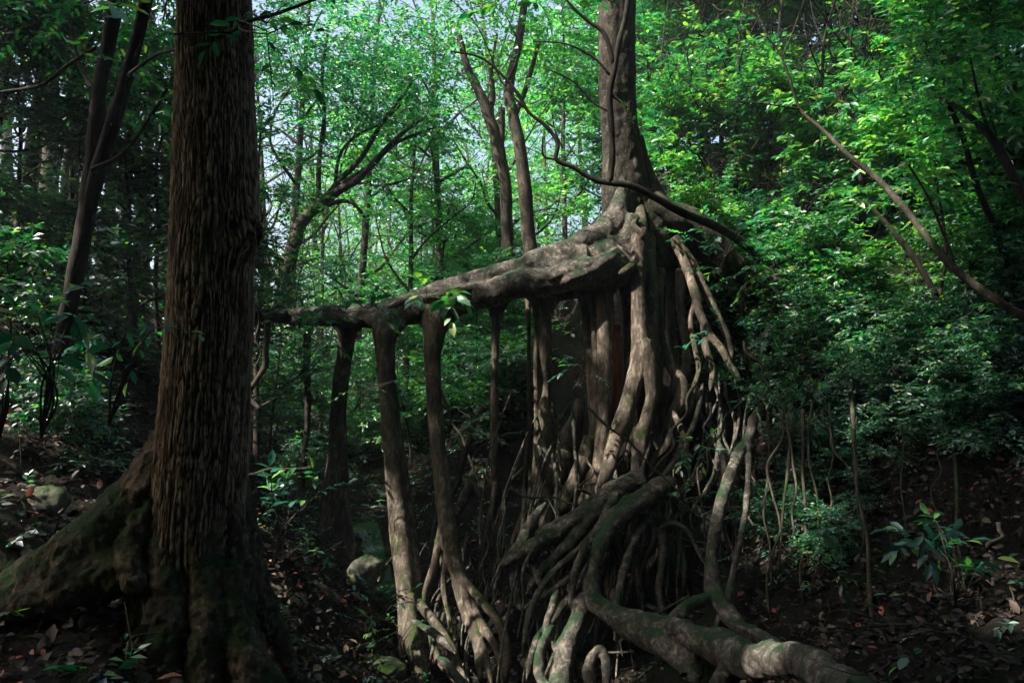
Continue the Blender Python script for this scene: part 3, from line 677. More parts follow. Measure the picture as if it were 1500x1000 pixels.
pillar([(727,432,11.6,30),(727,452,11.5,16),(726,500,11.4,12),(724,580,11.4,12),(724,660,11.4,12),(727,720,11.4,14),(730,780,11.3,18),(728,840,11.2,14)],
       [(706,440,11.6,6),(719,450,11.5,11),(725,475,11.4,8)], [(750,436,11.6,6),(736,450,11.5,11),(729,478,11.4,7)],
       [(727,700,11.4,9),(718,760,11.2,10),(705,830,11,9),(700,880,10.8,8)])
pillar([(774,425,12,16),(774,450,12,8),(775,520,12,7),(776,600,12,8),(772,680,12,9),(765,760,12,8)])
pillar([(795,418,11.6,44),(797,440,11.5,26),(798,500,11.4,21),(797,570,11.4,21),(797,640,11.3,22),(796,700,11.2,24),(800,760,11,26),(812,810,10.8,22)],
       [(784,425,11.6,20),(785,470,11.4,8),(785,540,11.3,8),(786,620,11.3,8),(782,700,11.2,10),(765,760,11,12),(745,810,10.9,12)],
       [(768,430,11.6,8),(785,442,11.5,14),(795,470,11.4,9)], [(832,428,11.7,8),(812,440,11.55,14),(802,470,11.4,9)],
       [(800,640,11.3,14),(812,700,11.2,16),(835,750,11,16),(860,790,10.8,10)])
pillar([(850,420,11.7,26),(856,445,11.6,14),(861,490,11.5,14),(866,550,11.4,16),(872,610,11.3,20),(876,670,11.2,28),(870,720,11,36),(855,760,10.9,34)],
       [(864,425,11.6,20),(868,460,11.4,10),(872,520,11.3,10),(876,590,11.2,12),(882,650,11.1,18),(884,700,11,22)],
       [(866,640,11.2,24),(850,690,11.1,26),(832,725,11,24),(815,760,10.9,14)])
pillar([(884,420,11.6,34),(885,450,11.4,24),(886,510,11.3,24),(886,570,11.2,22),(884,620,11.1,22),(880,670,11,24),(876,700,10.9,20)],
       [(893,440,11.5,14),(893,520,11.4,12),(893,600,11.3,12),(894,660,11.1,14)])
pillar([(916,415,12,26),(918,450,11.9,15),(919,520,11.8,14),(918,590,11.7,16),(912,650,11.5,20)],
       [(924,420,12.1,20),(924,500,12,16),(922,560,11.9,16)])
pillar([(902,475,11.75,10),(903,505,11.72,15),(903,540,11.7,16),(900,575,11.7,14),(893,620,11.7,12)], m='bark_orange_lit', name="inner_root")
pillar([(878,424,11.5,10),(879,450,11.32,7),(880,490,11.3,7),(882,530,11.3,5)], m='bark_orange_lit', name='inner_root')  # thin strand added to carry the orange edge of the prop root
pillar([(850,585,12.4,14),(846,610,12.3,22),(832,650,12.2,34),(812,700,12,40),(790,750,11.8,36)], name="buttress_root")
# the pale main root below the trunk, and its forks
pillar([(938,296,12.3,10),(937,320,11.95,20),(936,345,11.6,24),(934,390,11.4,22),(935,440,11.3,23),(938,490,11.2,27),(936,530,11.1,28),(926,570,11,26),(914,610,10.9,26),(900,650,10.8,24),(890,690,10.6,20),(876,715,10.5,14)],
       [(950,345,12.2,20),(950,400,11.7,24),(952,460,11.5,26),(950,510,11.3,28),(945,560,11.2,26),(940,620,11.1,20),(925,660,11,16)],
       [(942,500,11.1,26),(952,540,11,24),(955,575,10.95,20),(950,605,10.9,20),(940,640,10.8,22),(934,680,10.7,20),(936,700,10.6,14)],
       [(921,580,10.95,18),(928,610,10.9,12),(922,650,10.8,10),(912,680,10.7,8)],
       [(928,388,11.3,14),(918,395,11.2,12),(905,402,11.2,8)],
       [(934,318,11.6,8),(928,330,11.5,9),(940,345,11.45,9),(930,358,11.45,8),(938,372,11.4,8)], vox=.016)
pillar([(965,395,12,20),(966,440,11.8,12),(968,480,11.7,12),(966,520,11.6,16),(962,555,11.5,18),(966,590,11.4,18),(968,615,11.3,14),(972,640,11.2,10)],
       [(968,485,11.6,10),(980,530,11.5,14),(997,560,11.3,20),(998,585,11.2,20),(985,610,11.1,18),(978,635,11,18),(974,655,10.9,16),(955,675,10.8,12),(946,700,10.7,9),(944,720,10.6,8)], vox=.015)
pillar([(1000,395,12.2,22),(996,440,12.1,14),(1002,490,11.9,12),(1006,530,11.7,14),(998,560,11.6,10)],
       [(985,400,12.4,16),(982,460,12.3,14),(988,530,12.1,12),(990,590,11.9,10)], vox=.016)
pillar([(985,350,12.3,26),(1010,385,12.2,20),(1025,410,12.1,14),(1040,440,12,12),(1055,470,11.9,11),(1068,500,11.8,10),(1072,540,11.7,10)],
       [(985,350,12.2,12),(1004,390,12,12),(1019,432,11.7,14),(1026,460,11.6,11),(1040,490,11.5,12),(1056,510,11.4,11),(1070,535,11.3,10),(1085,560,11.2,12)],
       [(1000,370,12.1,8),(1014,405,11.9,8),(1018,440,11.7,8),(1012,470,11.6,8),(1018,510,11.5,9),(1024,540,11.4,8),(1016,570,11.3,8),(1010,610,11.2,7)],
       [(1030,470,11.6,10),(1034,510,11.5,12),(1044,540,11.4,10),(1040,575,11.3,8)], vox=.015)
pillar([(950,300,12.4,50),(985,318,12.3,40),(1020,330,12.3,34),(1045,350,12.3,34),(1075,385,12.4,30),(1110,410,12.5,26),(1135,440,12.4,22),(1130,480,12.2,18),(1115,520,12,14)],
       [(1000,345,12.4,40),(1040,372,12.5,32),(1090,400,12.6,26),(1150,415,12.4,30),(1200,420,12.3,24)],
       [(1150,455,12.1,20),(1180,440,12.1,18),(1220,430,12,18),(1270,425,11.9,20),(1320,424,11.8,16),(1360,430,11.7,8)],
       m='bark_trunk', name="buttress_root", vox=.024)  # darker trunk bark stands in for the shadow on these roots
# big surface roots low on the bank
R_ = 'bark_root'
def sroot(*t, vox=.016, m=R_): return fused("surface_root", list(t), m, vox, .03, .13, rough=.26, taper=True)
sroot([(990,702,10.3,24),(960,718,10.1,30),(925,745,9.9,26),(895,775,9.7,24),(876,805,9.5,24),(868,840,9.4,26),(866,870,9.2,28),(885,893,9.0,28),(930,903,8.7,26),(975,918,8.4,30),(1010,930,8.1,40),(1050,945,7.8,50),(1100,965,7.3,52),(1150,968,6.8,56),(1200,982,6.3,56),(1250,1012,5.8,54),(1310,1060,5.3,50)],
      [(960,715,10.2,24),(900,755,9.9,22),(860,800,9.7,12)],
      [(880,895,8.9,14),(900,905,8.8,30),(940,925,8.6,40),(980,945,8.3,44),(1010,975,8,36),(1020,1020,7.8,30)],
      [(1090,960,7.5,30),(1060,985,7.5,26),(1040,1030,7.5,24)], vox=.02)
sroot([(970,920,8.4,14),(1010,888,8.6,20),(1048,870,8.8,22)],
      [(1106,600,9.9,14),(1098,640,9.8,16),(1080,670,9.7,18),(1062,715,9.5,17),(1050,760,9.3,17),(1042,810,9.1,18),(1045,860,8.9,28),(1060,890,8.6,26),(1085,918,8.3,24),(1120,938,8,24),(1155,955,7.6,22),(1180,975,7.2,16)],
      [(1058,880,8.7,10),(1050,920,8.5,8),(1050,960,8.3,6)])
sroot([(1098,635,9.7,8),(1097,690,9.6,9),(1092,750,9.3,9),(1080,810,9,10),(1072,850,8.8,11),(1064,890,8.6,12)], vox=.012)
sroot([(945,690,10.7,22),(910,715,10.5,27),(870,745,10.3,26),(830,770,10.2,23),(790,795,10.1,26),(755,815,10,18),(730,830,10,10)],
      [(900,700,10.6,20),(880,740,10.3,22),(840,790,10.1,20),(800,830,10,16),(770,870,9.9,12)],
      [(905,720,10.3,16),(880,770,10,16),(850,820,9.8,14),(830,870,9.7,12)])
sroot([(866,860,9.3,24),(848,900,9.1,26),(832,940,8.9,28),(822,985,8.7,34),(818,1040,8.5,36)],
      [(850,900,9.1,16),(838,880,9.2,14),(842,840,9.3,12),(852,810,9.4,12),(862,790,9.5,10)],
      [(822,960,8.8,16),(800,930,8.9,12),(808,890,9,10),(818,860,9.1,10)],
      [(808,1020,8.4,22),(790,985,8.6,16),(795,940,8.8,14),(815,910,9,10)])
sroot([(800,735,10.5,12),(775,770,10.3,18),(758,815,10.1,18),(756,860,10,16),(766,890,9.8,12),(800,870,9.6,10),(830,850,9.5,9),(850,830,9.4,8)])
sroot([(965,770,10,12),(972,800,9.9,13),(968,830,9.8,12),(965,870,9.6,10),(975,905,9.4,8)],
      [(968,775,10,9),(982,765,10,8),(1005,775,9.9,7),(1020,800,9.8,6),(1035,830,9.7,6)], vox=.012)
sroot([(900,760,10.2,7),(905,830,10,7),(915,880,9.8,6),(935,920,9.5,6)], [(925,790,10.1,6),(935,840,9.9,8),(945,890,9.7,7)], vox=.012)
for pts in [[(985,715,10.2,10),(960,745,10,11),(935,780,9.8,12),(915,830,9.5,12),(905,880,9.2,10),(900,940,8.9,9)],
            [(905,735,10.3,9),(870,780,10.1,10),(835,815,9.9,10),(800,850,9.7,10),(775,900,9.5,9),(765,960,9.2,8)],
            [(880,720,10.5,10),(845,750,10.4,12),(800,775,10.3,13),(765,790,10.3,12),(735,830,10.2,10),(720,880,10,8)],
            [(865,820,9.6,10),(845,860,9.4,11),(815,900,9.2,11),(785,940,9,10),(770,1000,8.8,10)],
            [(920,720,10.4,9),(890,770,10.2,10),(872,830,9.7,9)],
            [(955,640,10.8,8),(940,690,10.6,9),(948,730,10.3,9),(930,770,10.1,8),(925,820,9.9,7)],
            [(985,600,10.9,8),(1000,640,10.7,9),(985,680,10.5,9),(960,710,10.3,9)],
            [(1030,560,11,7),(1020,610,10.8,8),(1005,650,10.6,8),(1010,700,10.4,7),(990,740,10.2,6)],
            [(840,900,9.3,9),(835,940,9.1,12),(855,985,8.8,13),(880,1030,8.6,12)],
            [(1000,900,8.5,8),(1010,945,8.3,9),(990,990,8.1,9),(975,1030,8,8)],
            [(770,810,10.2,8),(790,850,9.9,9),(805,900,9.6,8),(795,950,9.3,8)],
            [(1060,905,8.4,8),(1100,925,8.1,10),(1140,945,7.7,9)]]: sroot(pts, vox=.013)
sroot([(870,1020,8.2,16),(862,975,8.3,18),(878,950,8.4,14),(888,975,8.3,14),(886,1030,8.1,12)])
sroot([(640,960,9.4,14),(665,985,9.1,14),(690,1030,8.9,12)], [(600,905,9.8,10),(640,930,9.5,12),(670,960,9.3,10)])
sroot([(700,690,13,14),(680,730,12.8,14),(665,760,12.6,10),(640,800,12.4,8)], [(690,700,12.9,8),(705,740,12.7,8),(700,790,12.4,8)])
sroot([(1200,400,12,10),(1230,440,11.8,14),(1200,470,11.7,12),(1160,500,11.6,9)], [(1270,470,11.2,14),(1290,450,11.3,20),(1330,460,11.2,12),(1370,480,11,8)])
# tangle of thinner roots draped down the bank
rg = np.random.default_rng(55); tb = []
for k in range(120):
    u = rg.uniform(620, 1110); v0 = rg.uniform(560, 800) if u > 760 else rg.uniform(740, 860)
    if u > 1000: v0 = rg.uniform(520, 700)
    v1 = min(1010, v0 + rg.uniform(90, 330)); n = 6; pts = []
    d0 = 12.6 - (v0 - 500) / 190; uu = u; w = rg.choice([3, 4, 5, 7, 9], p=[.34, .30, .2, .10, .06])
    for q in range(n):
        v = v0 + (v1 - v0) * q / (n - 1); d = 12.3 - (v - 500) / 145 + rg.normal(0, .12); uu += rg.normal(-7 if u < 950 else 2, 10); pts.append((uu, v, d, w * (1.1 - .5 * q / n)))
    if u < 760:
        pts = [(a, b_, c + .9, min(w_, 5)) for a, b_, c, w_ in pts]
        if k % 2: continue
    q = px(pts, 5); q[0, 3] *= .2; q[1, 3] *= .6; q[-1, 3] *= .2; tb.append(q)
for k in range(12):
    u = rg.uniform(770, 1060); v = rg.uniform(680, 960); d = 12.1 - (v - 500) / 145; w = rg.uniform(3, 7)
    a = rg.uniform(-.5, .5); pts = [(u + t * 34, v + t * 34 * a + rg.normal(0, 9), d + rg.normal(0, .1), w) for t in range(4)]; tb.append(px(pts, 5))
b = MB()
for k, q in enumerate(tb): b.tube(q[:, :3] - FB, q[:, 3], 7, rough=.2, seed=k)
tag(link("rootlets", b.mesh("rootlets"), M[R_], FIG), "tangle of thin roots draped over the bank", kind="stuff")

# ------------------------------------------------------------------ trees with a shape of their own
def limb_thing(name, label, cat, tubes, mt, leafmat=None, leaf_pts=None, L=.1, per=9, group=None, ns=6, spread=.35, nper=3, seed=1, tmpl=LEAF8, seg=12, part="trunk", fol="crown", slen=.4, wid=1.0):
    q0 = px(tubes[0]); base = q0[0, :3].copy(); r = empty(name, base); b = MB()
    for k, t in enumerate(tubes):
        q = px(t, ns); b.tube(q[:, :3] - base, q[:, 3], seg, rough=.14, seed=k * 2.7 + seed)
    link(part, b.mesh(part), M[mt], r)
    if leaf_pts is not None:
        rng = np.random.default_rng(seed); C = []; D = []
        for (u, v, d, rad, n) in leaf_pts:
            c = P(u, v, d); o = rng.normal(0, 1, (n, 3)) * np.array([1, 1, .55]) * rad * .55; C.append(c + o - base); D.append(unit(o + rng.normal(0, .3, (n, 3))) * np.array([1, 1, .4]) + 1e-4)
        C = np.vstack(C); D = np.vstack(D); okk = np.ones(len(C), bool) if base[1] > 15 else ~shades_gap(C + base, .25); v_, f_ = sprays(C[okk], D[okk], per, L, rng, tmpl, slen, wid); link(fol, arrays_mesh(fol, v_, f_), M[leafmat], r)
    tag(r, label, cat, group); return r
limb_thing("sapling", "dark crooked stem in front of the fig trunk, bending left and forking upward", "tree",
    [[(1130,392,13.1,14),(1090,358,12.4,13),(1050,332,11.6,13),(1000,312,11,11.9),(960,290,10.9,10.2),(925,272,10.8,11.0),(895,268,10.8,9.3),(870,263,10.8,7.6),(840,245,10.8,6.8),(815,234,10.8,6.8),(817,210,10.8,6.0),(800,185,10.8,6.0),(775,165,10.8,5.1),(760,140,10.8,5.1),(740,115,10.8,4.2),(705,85,10.8,3.4),(660,75,10.8,2.5)],
     [(893,268,10.8,10.2),(897,230,10.8,9.3),(896,190,10.8,8.5),(893,140,10.8,9.3),(900,100,10.8,8.5),(907,60,10.8,8.5),(915,30,10.8,7.6),(923,-20,10.8,6.8)],
     [(900,95,10.8,6.8),(885,50,10.8,6.0),(860,30,10.8,5.1),(838,10,10.8,4.2),(820,-15,10.8,3.4)],
     [(815,234,10.8,3.4),(796,228,10.8,3.4),(795,200,10.8,2.5)],
     [(893,110,10.8,4.2),(870,85,10.8,3.4),(830,65,10.8,2.5),(780,60,10.8,2.1)],
     [(895,165,10.8,3.4),(868,150,10.8,3.0),(840,120,10.8,2.5),(800,100,10.8,2.1)],
     [(897,140,10.8,4.2),(920,160,10.8,3.4),(935,200,10.8,3.4),(948,250,10.8,3.4),(952,275,10.9,3.4)],
     [(770,160,10.8,2.5),(735,120,10.8,2.5),(700,40,10.8,2.1),(650,-10,10.8,1.7)],
     [(745,118,10.8,2.5),(760,70,10.8,2.5),(740,20,10.8,1.7)]],
    'bark_dark', 'leaf_bright', [(650,80,10.8,.7,50),(700,60,10.8,.8,70),(760,50,10.8,.8,60),(700,110,10.8,.6,40),(690,0,10.8,.8,60),(800,70,10.8,.6,36),(830,15,10.8,.6,40),(760,-10,10.8,.9,60),(640,20,10.8,.7,50),(930,10,10.8,.5,20),(885,120,10.8,.35,12),(930,200,10.8,.3,8),(905,60,10.8,.4,12),(610,120,10.8,.5,24)], L=.10, seed=5, ns=5)
limb_thing("slender_tree", "dark forked tree with smooth trunk leaning on the left bank beside the big furrowed trunk", "tree",
    [[(70,600,8.4,22),(95,480,8.2,22),(115,380,8,24),(130,290,8,24),(140,200,8,22),(145,130,8,20),(160,60,8,20),(172,-20,8,20),(180,-120,8,18)],
     [(128,310,8,22),(150,230,7.9,22),(170,165,7.8,20),(190,100,7.7,18),(205,40,7.6,17),(222,-40,7.5,16),(235,-140,7.5,14)],
     [(150,150,8,9),(135,130,8.1,7),(115,90,8.2,5),(100,20,8.3,4)],
     [(190,108,7.2,5),(230,80,6.6,5),(290,66,5.4,5),(340,45,4.0,6),(360,32,3.9,6),(400,22,3.8,5),(465,-2,3.7,4)],
     [(338,48,3.95,4),(310,48,3.95,3),(255,50,3.95,3)],
     [(135,250,7.8,10),(180,225,7.8,6),(215,180,7.8,5),(245,130,7.8,4)],
     [(0,135,8.2,4),(60,125,8.1,5),(100,95,8,5),(140,70,8,5)]],
    'bark_dark', 'leaf', [(360,20,3.9,.10,3),(150,-10,5.5,.3,10),(180,-60,8,1.5,90),(240,-60,8,1.2,60),(60,30,8.2,.9,60),(240,140,7.9,.5,30)], L=.10, seed=6)
limb_thing("spreading_tree", "pale spreading tree with fan of slanting limbs left of centre behind the bridging root", "tree",
    [[(405,470,19,21),(425,380,19,20),(440,330,19,19),(465,300,19,16),(495,280,19,14),(525,262,19,11),(560,225,19,9),(590,195,19,6),(625,170,19,4)],
     [(450,318,19,11),(480,300,19,9),(510,295,19,6),(530,310,19,4)],
     [(470,298,19,10),(500,262,19,9),(530,230,19,7),(560,180,19,6),(590,140,19,4),(612,110,19,3)],
     [(500,270,19,9),(540,245,19,7),(580,210,19,5),(640,185,19,3)],
     [(490,280,19,6),(497,230,19,5),(520,200,19,4),(560,180,19,3),(590,150,19,3)],
     [(466,295,19,9),(468,230,19,7),(475,170,19,6),(472,110,19,5),(480,50,19,4)],
     [(520,268,19,5),(560,272,19,4),(600,262,19,3)]],
    'bark_bg', 'leaf', [(560,150,19,1.2,90),(610,130,19,1.2,90),(640,180,19,.9,60),(480,60,19,1.5,130),(440,140,19,1.4,120),(530,80,19,1.4,120),(590,60,19,1.3,100),(600,260,19,.7,40),(420,60,19,1.6,140),(420,220,19,1.3,100),(640,90,19,1.2,80),(520,150,19,1,50)], L=.15, seed=7, tmpl=LEAF2, slen=.6)
limb_thing("forked_tree", "grey forked tree with broken stub leaning left, right of centre behind the bridging root", "tree",
    [[(745,380,18,17.6),(742,330,18,17.6),(740,270,18,17.6),(730,215,18,17.6),(716,170,18,16.0),(700,130,18,13.6),(685,100,18,11.2),(672,50,18,8.0)],
     [(733,225,18,9.6),(735,190,18,9.6),(736,158,18,8.8)],
     [(716,165,18,9.6),(722,140,18,8.0),(720,100,18,5.6),(728,50,18,4.0)]],
    'bark_bg', 'leaf_bright', [(670,40,18,1.3,90),(725,40,18,1,60),(690,-20,18,1.5,90)], L=.14, seed=8, tmpl=LEAF2, slen=.6)
limb_thing("straight_tree", "straight grey tree trunk standing just right of the forked tree behind the bridging root", "tree",
    [[(780,390,17,22.1),(773,330,17,20.4),(768,270,17,20.4),(762,220,17,18.7),(752,170,17,17.0),(745,130,17,15.3),(760,60,17,11.9),(775,-40,17,10.2)],
     [(752,175,17,8.5),(770,130,17,7.6),(790,60,17,6.0)]],
    'bark_bg', 'leaf_bright', [(780,20,17,1.4,100),(830,60,17,1.2,70),(800,120,17,.8,30)], L=.14, seed=9, tmpl=LEAF2, slen=.6)
limb_thing("leaning_tree", "slim tree leaning far left over the right bank, its pale stem lit among bright leaves", "tree",
    [[(1530,480,7.56,13.8),(1460,440,7.73,12.7),(1400,395,7.98,11.8),(1360,350,8.23,10.7),(1325,305,8.48,9.8),(1285,262,8.74,8.8),(1240,225,8.90,7.4),(1205,190,9.07,5.8),(1172,160,9.24,4.4),(1155,110,9.24,3.4),(1140,75,9.24,3.0),(1120,50,9.24,2.5)],
     [(1172,160,9.24,3.4),(1140,155,9.24,2.5),(1100,150,9.24,2.0),(1050,148,9.24,1.5)],
     [(1400,395,7.98,5.8),(1385,350,8.06,4.4),(1360,290,8.06,3.4),(1330,240,8.06,3.0)],
     [(1145,85,9.24,2.0),(1160,50,9.24,1.5),(1178,0,9.24,1.5)]],
    'bark_bg', 'leaf_bright', [(1120,60,11,.8,70),(1060,150,11,.7,50),(1170,20,11,.9,70),(1200,130,10.8,.8,60),(1300,240,9.9,.6,40),(1240,260,10,.6,50),(1340,290,9.3,.5,28),(1270,300,9.6,.6,36),(1320,220,9.4,.5,30)], L=.14, seed=10)
limb_thing("dark_branch_tree", "dark thin forked tree at the right edge above the mossy bank", "tree",
    [[(1515,320,8.6,16),(1480,250,8.8,14),(1455,205,9,12),(1420,170,9.2,9),(1390,150,9.4,7),(1370,140,9.5,5)],
     [(1390,155,9.4,7),(1410,200,9.5,8),(1430,270,9.6,9),(1460,340,9.7,10),(1490,430,9.8,10)],
     [(1450,200,9,5),(1435,150,9,4),(1420,80,9,3)]],
    'bark_dark', 'leaf', [(1370,130,9.5,.8,60),(1420,70,9.2,.9,70),(1470,150,8.8,.7,40)], L=.13, seed=11)
limb_thing("forked_sapling", "black upright stem with side twigs beside the leaning tree on the right hillside", "sapling",
    [[(1400,520,10,8),(1380,450,10,9),(1340,380,10,9),(1300,330,10.1,8),(1270,300,10.2,6),(1240,290,10.3,4)],
     [(1375,440,10,5),(1385,380,10,5),(1382,330,10,4),(1370,260,10,4)]], 'bark_dark', 'leaf', [(1370,260,10,.5,30),(1240,285,10.2,.5,30),(1390,340,10,.4,20)], L=.11, seed=12)

# old mossy log-like root arching out of the right bank
def mossy():
    pts = [(1225,600,10.3,12),(1260,604,10.0,22),(1300,602,9.8,30),(1350,606,9.5,34),(1400,622,9.15,34),(1450,645,8.75,32),(1510,662,8.35,30),(1560,672,8.1,28)]
    base = P(*pts[0][:3]); o = fused("fallen_trunk", [pts, [(1400,640,9.1,22),(1440,665,8.7,20),(1500,690,8.3,16)]], 'bark_dark', .025, .05, .12, parent=None, base=base)
    o.location = [float(c) for c in base]; o.data.materials.clear(); o.data.materials.append(M['mosslog'])
    tag(o, "dark moss-covered fallen trunk lying across the top of the shaded bank at right", "fallen trunk")
M['mosslog'] = bark("mosslog", ((.015, .015, .01), (.04, .036, .026), (.09, .08, .06)), (1, 1, 1), 9, .8, moss=.9, moss_col=(.008, .028, .012), lich=.3)
mossy()

# lianas and hanging roots, each one a thing
VG = "thin hanging vines and roots on the right bank"
rv = np.random.default_rng(8)
def vine(u0, v0, u1, v1, d0, d1, w, mt='bark_bg', phrase="thin root-like vine hanging down the dark right bank", wob=6):
    n = 7; pts = []
    for k in range(n):
        t = k / (n - 1); pts.append((u0 + (u1 - u0) * t + rv.normal(0, wob) * (0 < k < n), v0 + (v1 - v0) * t, d0 + (d1 - d0) * t + rv.normal(0, .04), w * (1 - .25 * t) * rv.uniform(.85, 1.15)))
    q = px(pts, 6); base = q[-1, :3].copy(); b = MB(); b.tube(q[:, :3] - base, q[:, 3], 8, rough=.2, seed=u0)
    o = link("vine", b.mesh("vine"), M[mt], None, base); later(o, phrase, "vine", VG, (u0 + u1) / 2)
vine(1246,560,1282,1010,10,6.4,7, phrase="knobbly hanging vine dropping from the end of the fallen trunk", wob=4)
vine(1396,600,1412,960,9.0,6.1,6, phrase="pale knotted vine dropping past the broad-leaved plant at right", wob=3)
vine(1398,800,1400,990,7,6.1,4)
for a in [(1166,600,1128,860,10.1,8.6,5),(1158,590,1165,780,10.1,9,4),(1176,600,1174,880,10,8.6,5),(1190,590,1195,860,10,8.6,4),(1125,610,1128,900,10.3,8.4,4),(1145,600,1140,840,10.1,8.8,4),
          (1350,730,1372,780,7.6,7.2,2),(1462,765,1460,830,6.6,6.3,6),(1215,590,1220,760,9.9,9,3),(1255,610,1262,820,9.3,7.8,3),(1320,620,1330,800,9,7.6,2),(1105,650,1100,840,10.4,8.9,3),(1205,600,1240,700,9.9,9.2,3),(1150,600,1110,760,10.2,9.6,3),(1370,620,1375,760,8.8,7.7,2),(1180,560,1210,680,10.4,9.7,3),(1120,560,1150,660,10.7,10,3),
          (1310,450,1330,560,10.4,10,3),(1090,500,1130,600,11.2,10.6,4),(1040,590,1030,700,10.8,10.2,4),(1020,560,960,700,10.9,10.4,5),(1085,590,1000,720,10.6,10.2,4),(1480,860,1484,960,5.8,5.4,3)]:
    vine(*a)
for a in [(375,430,385,560,10,10,4),(392,470,372,600,9,9,10)]:
    vine(*a, phrase="thin stem hanging beside the right edge of the big furrowed trunk")
LGp = "bare thin stems crossing the gully"
for a, ph in [((450,490,447,720,15,14.6,12), "slim bare brown trunk seen between the big furrowed trunk and the first prop root"),
              ((350,700,455,682,8.8,9.6,9), "fallen pale stick lying across the slope right of the big furrowed trunk"),
              ((690,640,640,800,12.8,12.4,9), "slanting pale dead root leaning on the bank right of the third prop root"),
              ((640,560,700,700,15,14,5), "thin curved stem behind the second and third prop roots"),
              ((865,600,1000,720,9.9,9.7,4), "dark thin stick leaning across the roots below the pale main root"),
              ((745,715,850,740,10,9.8,4), "dark curved twig crossing the mossy roots left of the pale main root")]:
    n = 6; u0, v0, u1, v1, d0, d1, w = a; q = px([(u0 + (u1 - u0) * t + rv.normal(0, 2), v0 + (v1 - v0) * t + rv.normal(0, 3), d0 + (d1 - d0) * t, w * (1 - .4 * t)) for t in np.linspace(0, 1, n)], 6)
    base = q[0, :3].copy(); b = MB(); b.tube(q[:, :3] - base, q[:, 3], 9, rough=.2, seed=u0); o = link("bare_stem", b.mesh("bare_stem"), M['bark_bg'], None, base); tag(o, ph, "stem", LGp)

# boulders
def boulder(u, v, d, s, label, seed, sink=.35):
    th_, ph_ = np.meshgrid(np.linspace(0, 2 * math.pi, 64, endpoint=False), np.linspace(.02, math.pi - .02, 40), indexing='ij')
    n3 = np.stack([np.sin(ph_) * np.cos(th_), np.sin(ph_) * np.sin(th_), np.cos(ph_)], -1)
    r = 1 + .32 * fbm(n3[..., 0] * .9 + seed, n3[..., 1] * .9, n3[..., 2] * .9, 2) + .05 * fbm(n3[..., 0] * 4, n3[..., 1] * 4 + seed, n3[..., 2] * 4, 4)
    vv = (n3 * r[..., None] * np.array(s)).reshape(-1, 3)
    ii, jj = np.meshgrid(np.arange(64), np.arange(39), indexing='ij'); i2 = (ii + 1) % 64
    q = np.stack([ii * 40 + jj, i2 * 40 + jj, i2 * 40 + jj + 1, ii * 40 + jj + 1], -1).reshape(-1, 4)
    p = P(u, v, d); o = link("boulder", arrays_mesh("boulder", vv, q), M['rock'], None, p); o.rotation_euler = (0, 0, seed); tag(o, label, "boulder", "boulders along the stream and banks")
boulder(535, 838, 10.9, (.30,.27,.24), "rounded grey boulder by the stream between the first two prop roots", 1.3)
boulder(560, 872, 11.3, (.34,.28,.15), "low flat boulder at the foot of the second prop root", 2.1)
boulder(560, 980, 8.0, (.22,.25,.12), "small dark wet boulder in the stream at the bottom of the photo", 3.7)
boulder(70, 738, 6.3, (.17,.15,.15), "small pale stone on the leafy slope left of the big furrowed trunk", 4.4)
boulder(1195, 425, 12.4, (.28,.25,.2), "grey stone in the bank behind the long mossy root at right", 5.2)
boulder(1405, 470, 11.2, (.25,.25,.15), "flat pale stone among ferns below the leaning tree", 6.2)
boulder(613, 945, 9.5, (.07,.07,.055), "small stone between the feet of the second and third prop roots", 7.2)

# ------------------------------------------------------------------ forest behind and around
r3 = np.random.default_rng(77)
def at(u, d):
    p = P(u, 560, d); return p[0], p[1]
G1 = "trees of the forest behind the bridging root"
# far wood, seen above and below the bridging root
for (u, d, k, s) in [(520,25,'f1',1.25),(590,21,'f2',1.1),(650,23,'f1',1.25),(470,34,'f1',1.4),(550,44,'f1',1.6),(740,23,'f1',1.1),(415,22,'f1',1.15),(620,46,'f1',1.6),(395,24,'f1',1.0),(430,30,'f2',1.0),(470,26,'f2',.9),(500,36,'f1',1.1),(565,40,'f1',1.1),(610,32,'f2',1.0),(640,25,'f2',.9),
                     (700,34,'f1',1.0),(730,27,'f2',1.1),(770,38,'f1',1.1),(805,30,'f2',1.0),(830,24,'f2',1.1),(860,40,'f1',1.3),(520,50,'f1',1.2),(600,54,'f2',1.5),(700,54,'f2',1.5),(440,48,'f2',1.4),(780,52,'f2',1.4)]:
    x, y = at(u, d); put(k, x, y, r3.uniform(0, 6.28), s, "leafy forest tree in the sunlit wood behind the bridging root", "tree", G1)
G2 = "dark trees on the left bank"
for (u, d, k, s) in [(-260,9,'t5',.8),(-120,13,'t5',.8),(20,12,'t1',.75),(60,17,'t5',.9),(90,16,'t3',.9),(200,20,'t5',.9),(170,26,'t1',1.1),(190,13,'t4',.9),(230,18,'t1',.9),(150,22,'t3',1),(40,20,'t2',1),(300,22,'t1',1),(340,17,'t4',.9),(-60,18,'t2',1),(260,28,'t3',1.1),(380,15,'t4',.8),(120,30,'t2',1.2),(0,28,'t1',1.2)]:
    x, y = at(u, d); put(k, x, y, r3.uniform(0, 6.28), s, "shaded tree on the steep left bank behind the big furrowed trunk", "tree", G2)
G3 = "trees on the right hillside"
for (u, d, k, s) in [(990,19,'t4',1.0),(1040,22,'t2',.8),(1100,20,'t4',.9),(1160,23,'t2',.8),(1230,19,'t4',.9),(1290,22,'t1',.8),(1350,18,'t4',.9),(1430,16,'t2',.7),(1500,18,'t4',1),(1400,24,'t1',.9),(1560,14,'t1',.7),(960,26,'t2',1),(900,24,'t4',1.1),(1080,30,'t1',1.1),(1250,30,'t3',1.1),(1650,12,'t2',.8),(930,34,'t3',1.2)]:
    x, y = at(u, d); put(k, x, y, r3.uniform(0, 6.28), s, "leafy tree on the right hillside behind the fig", "tree", G3)
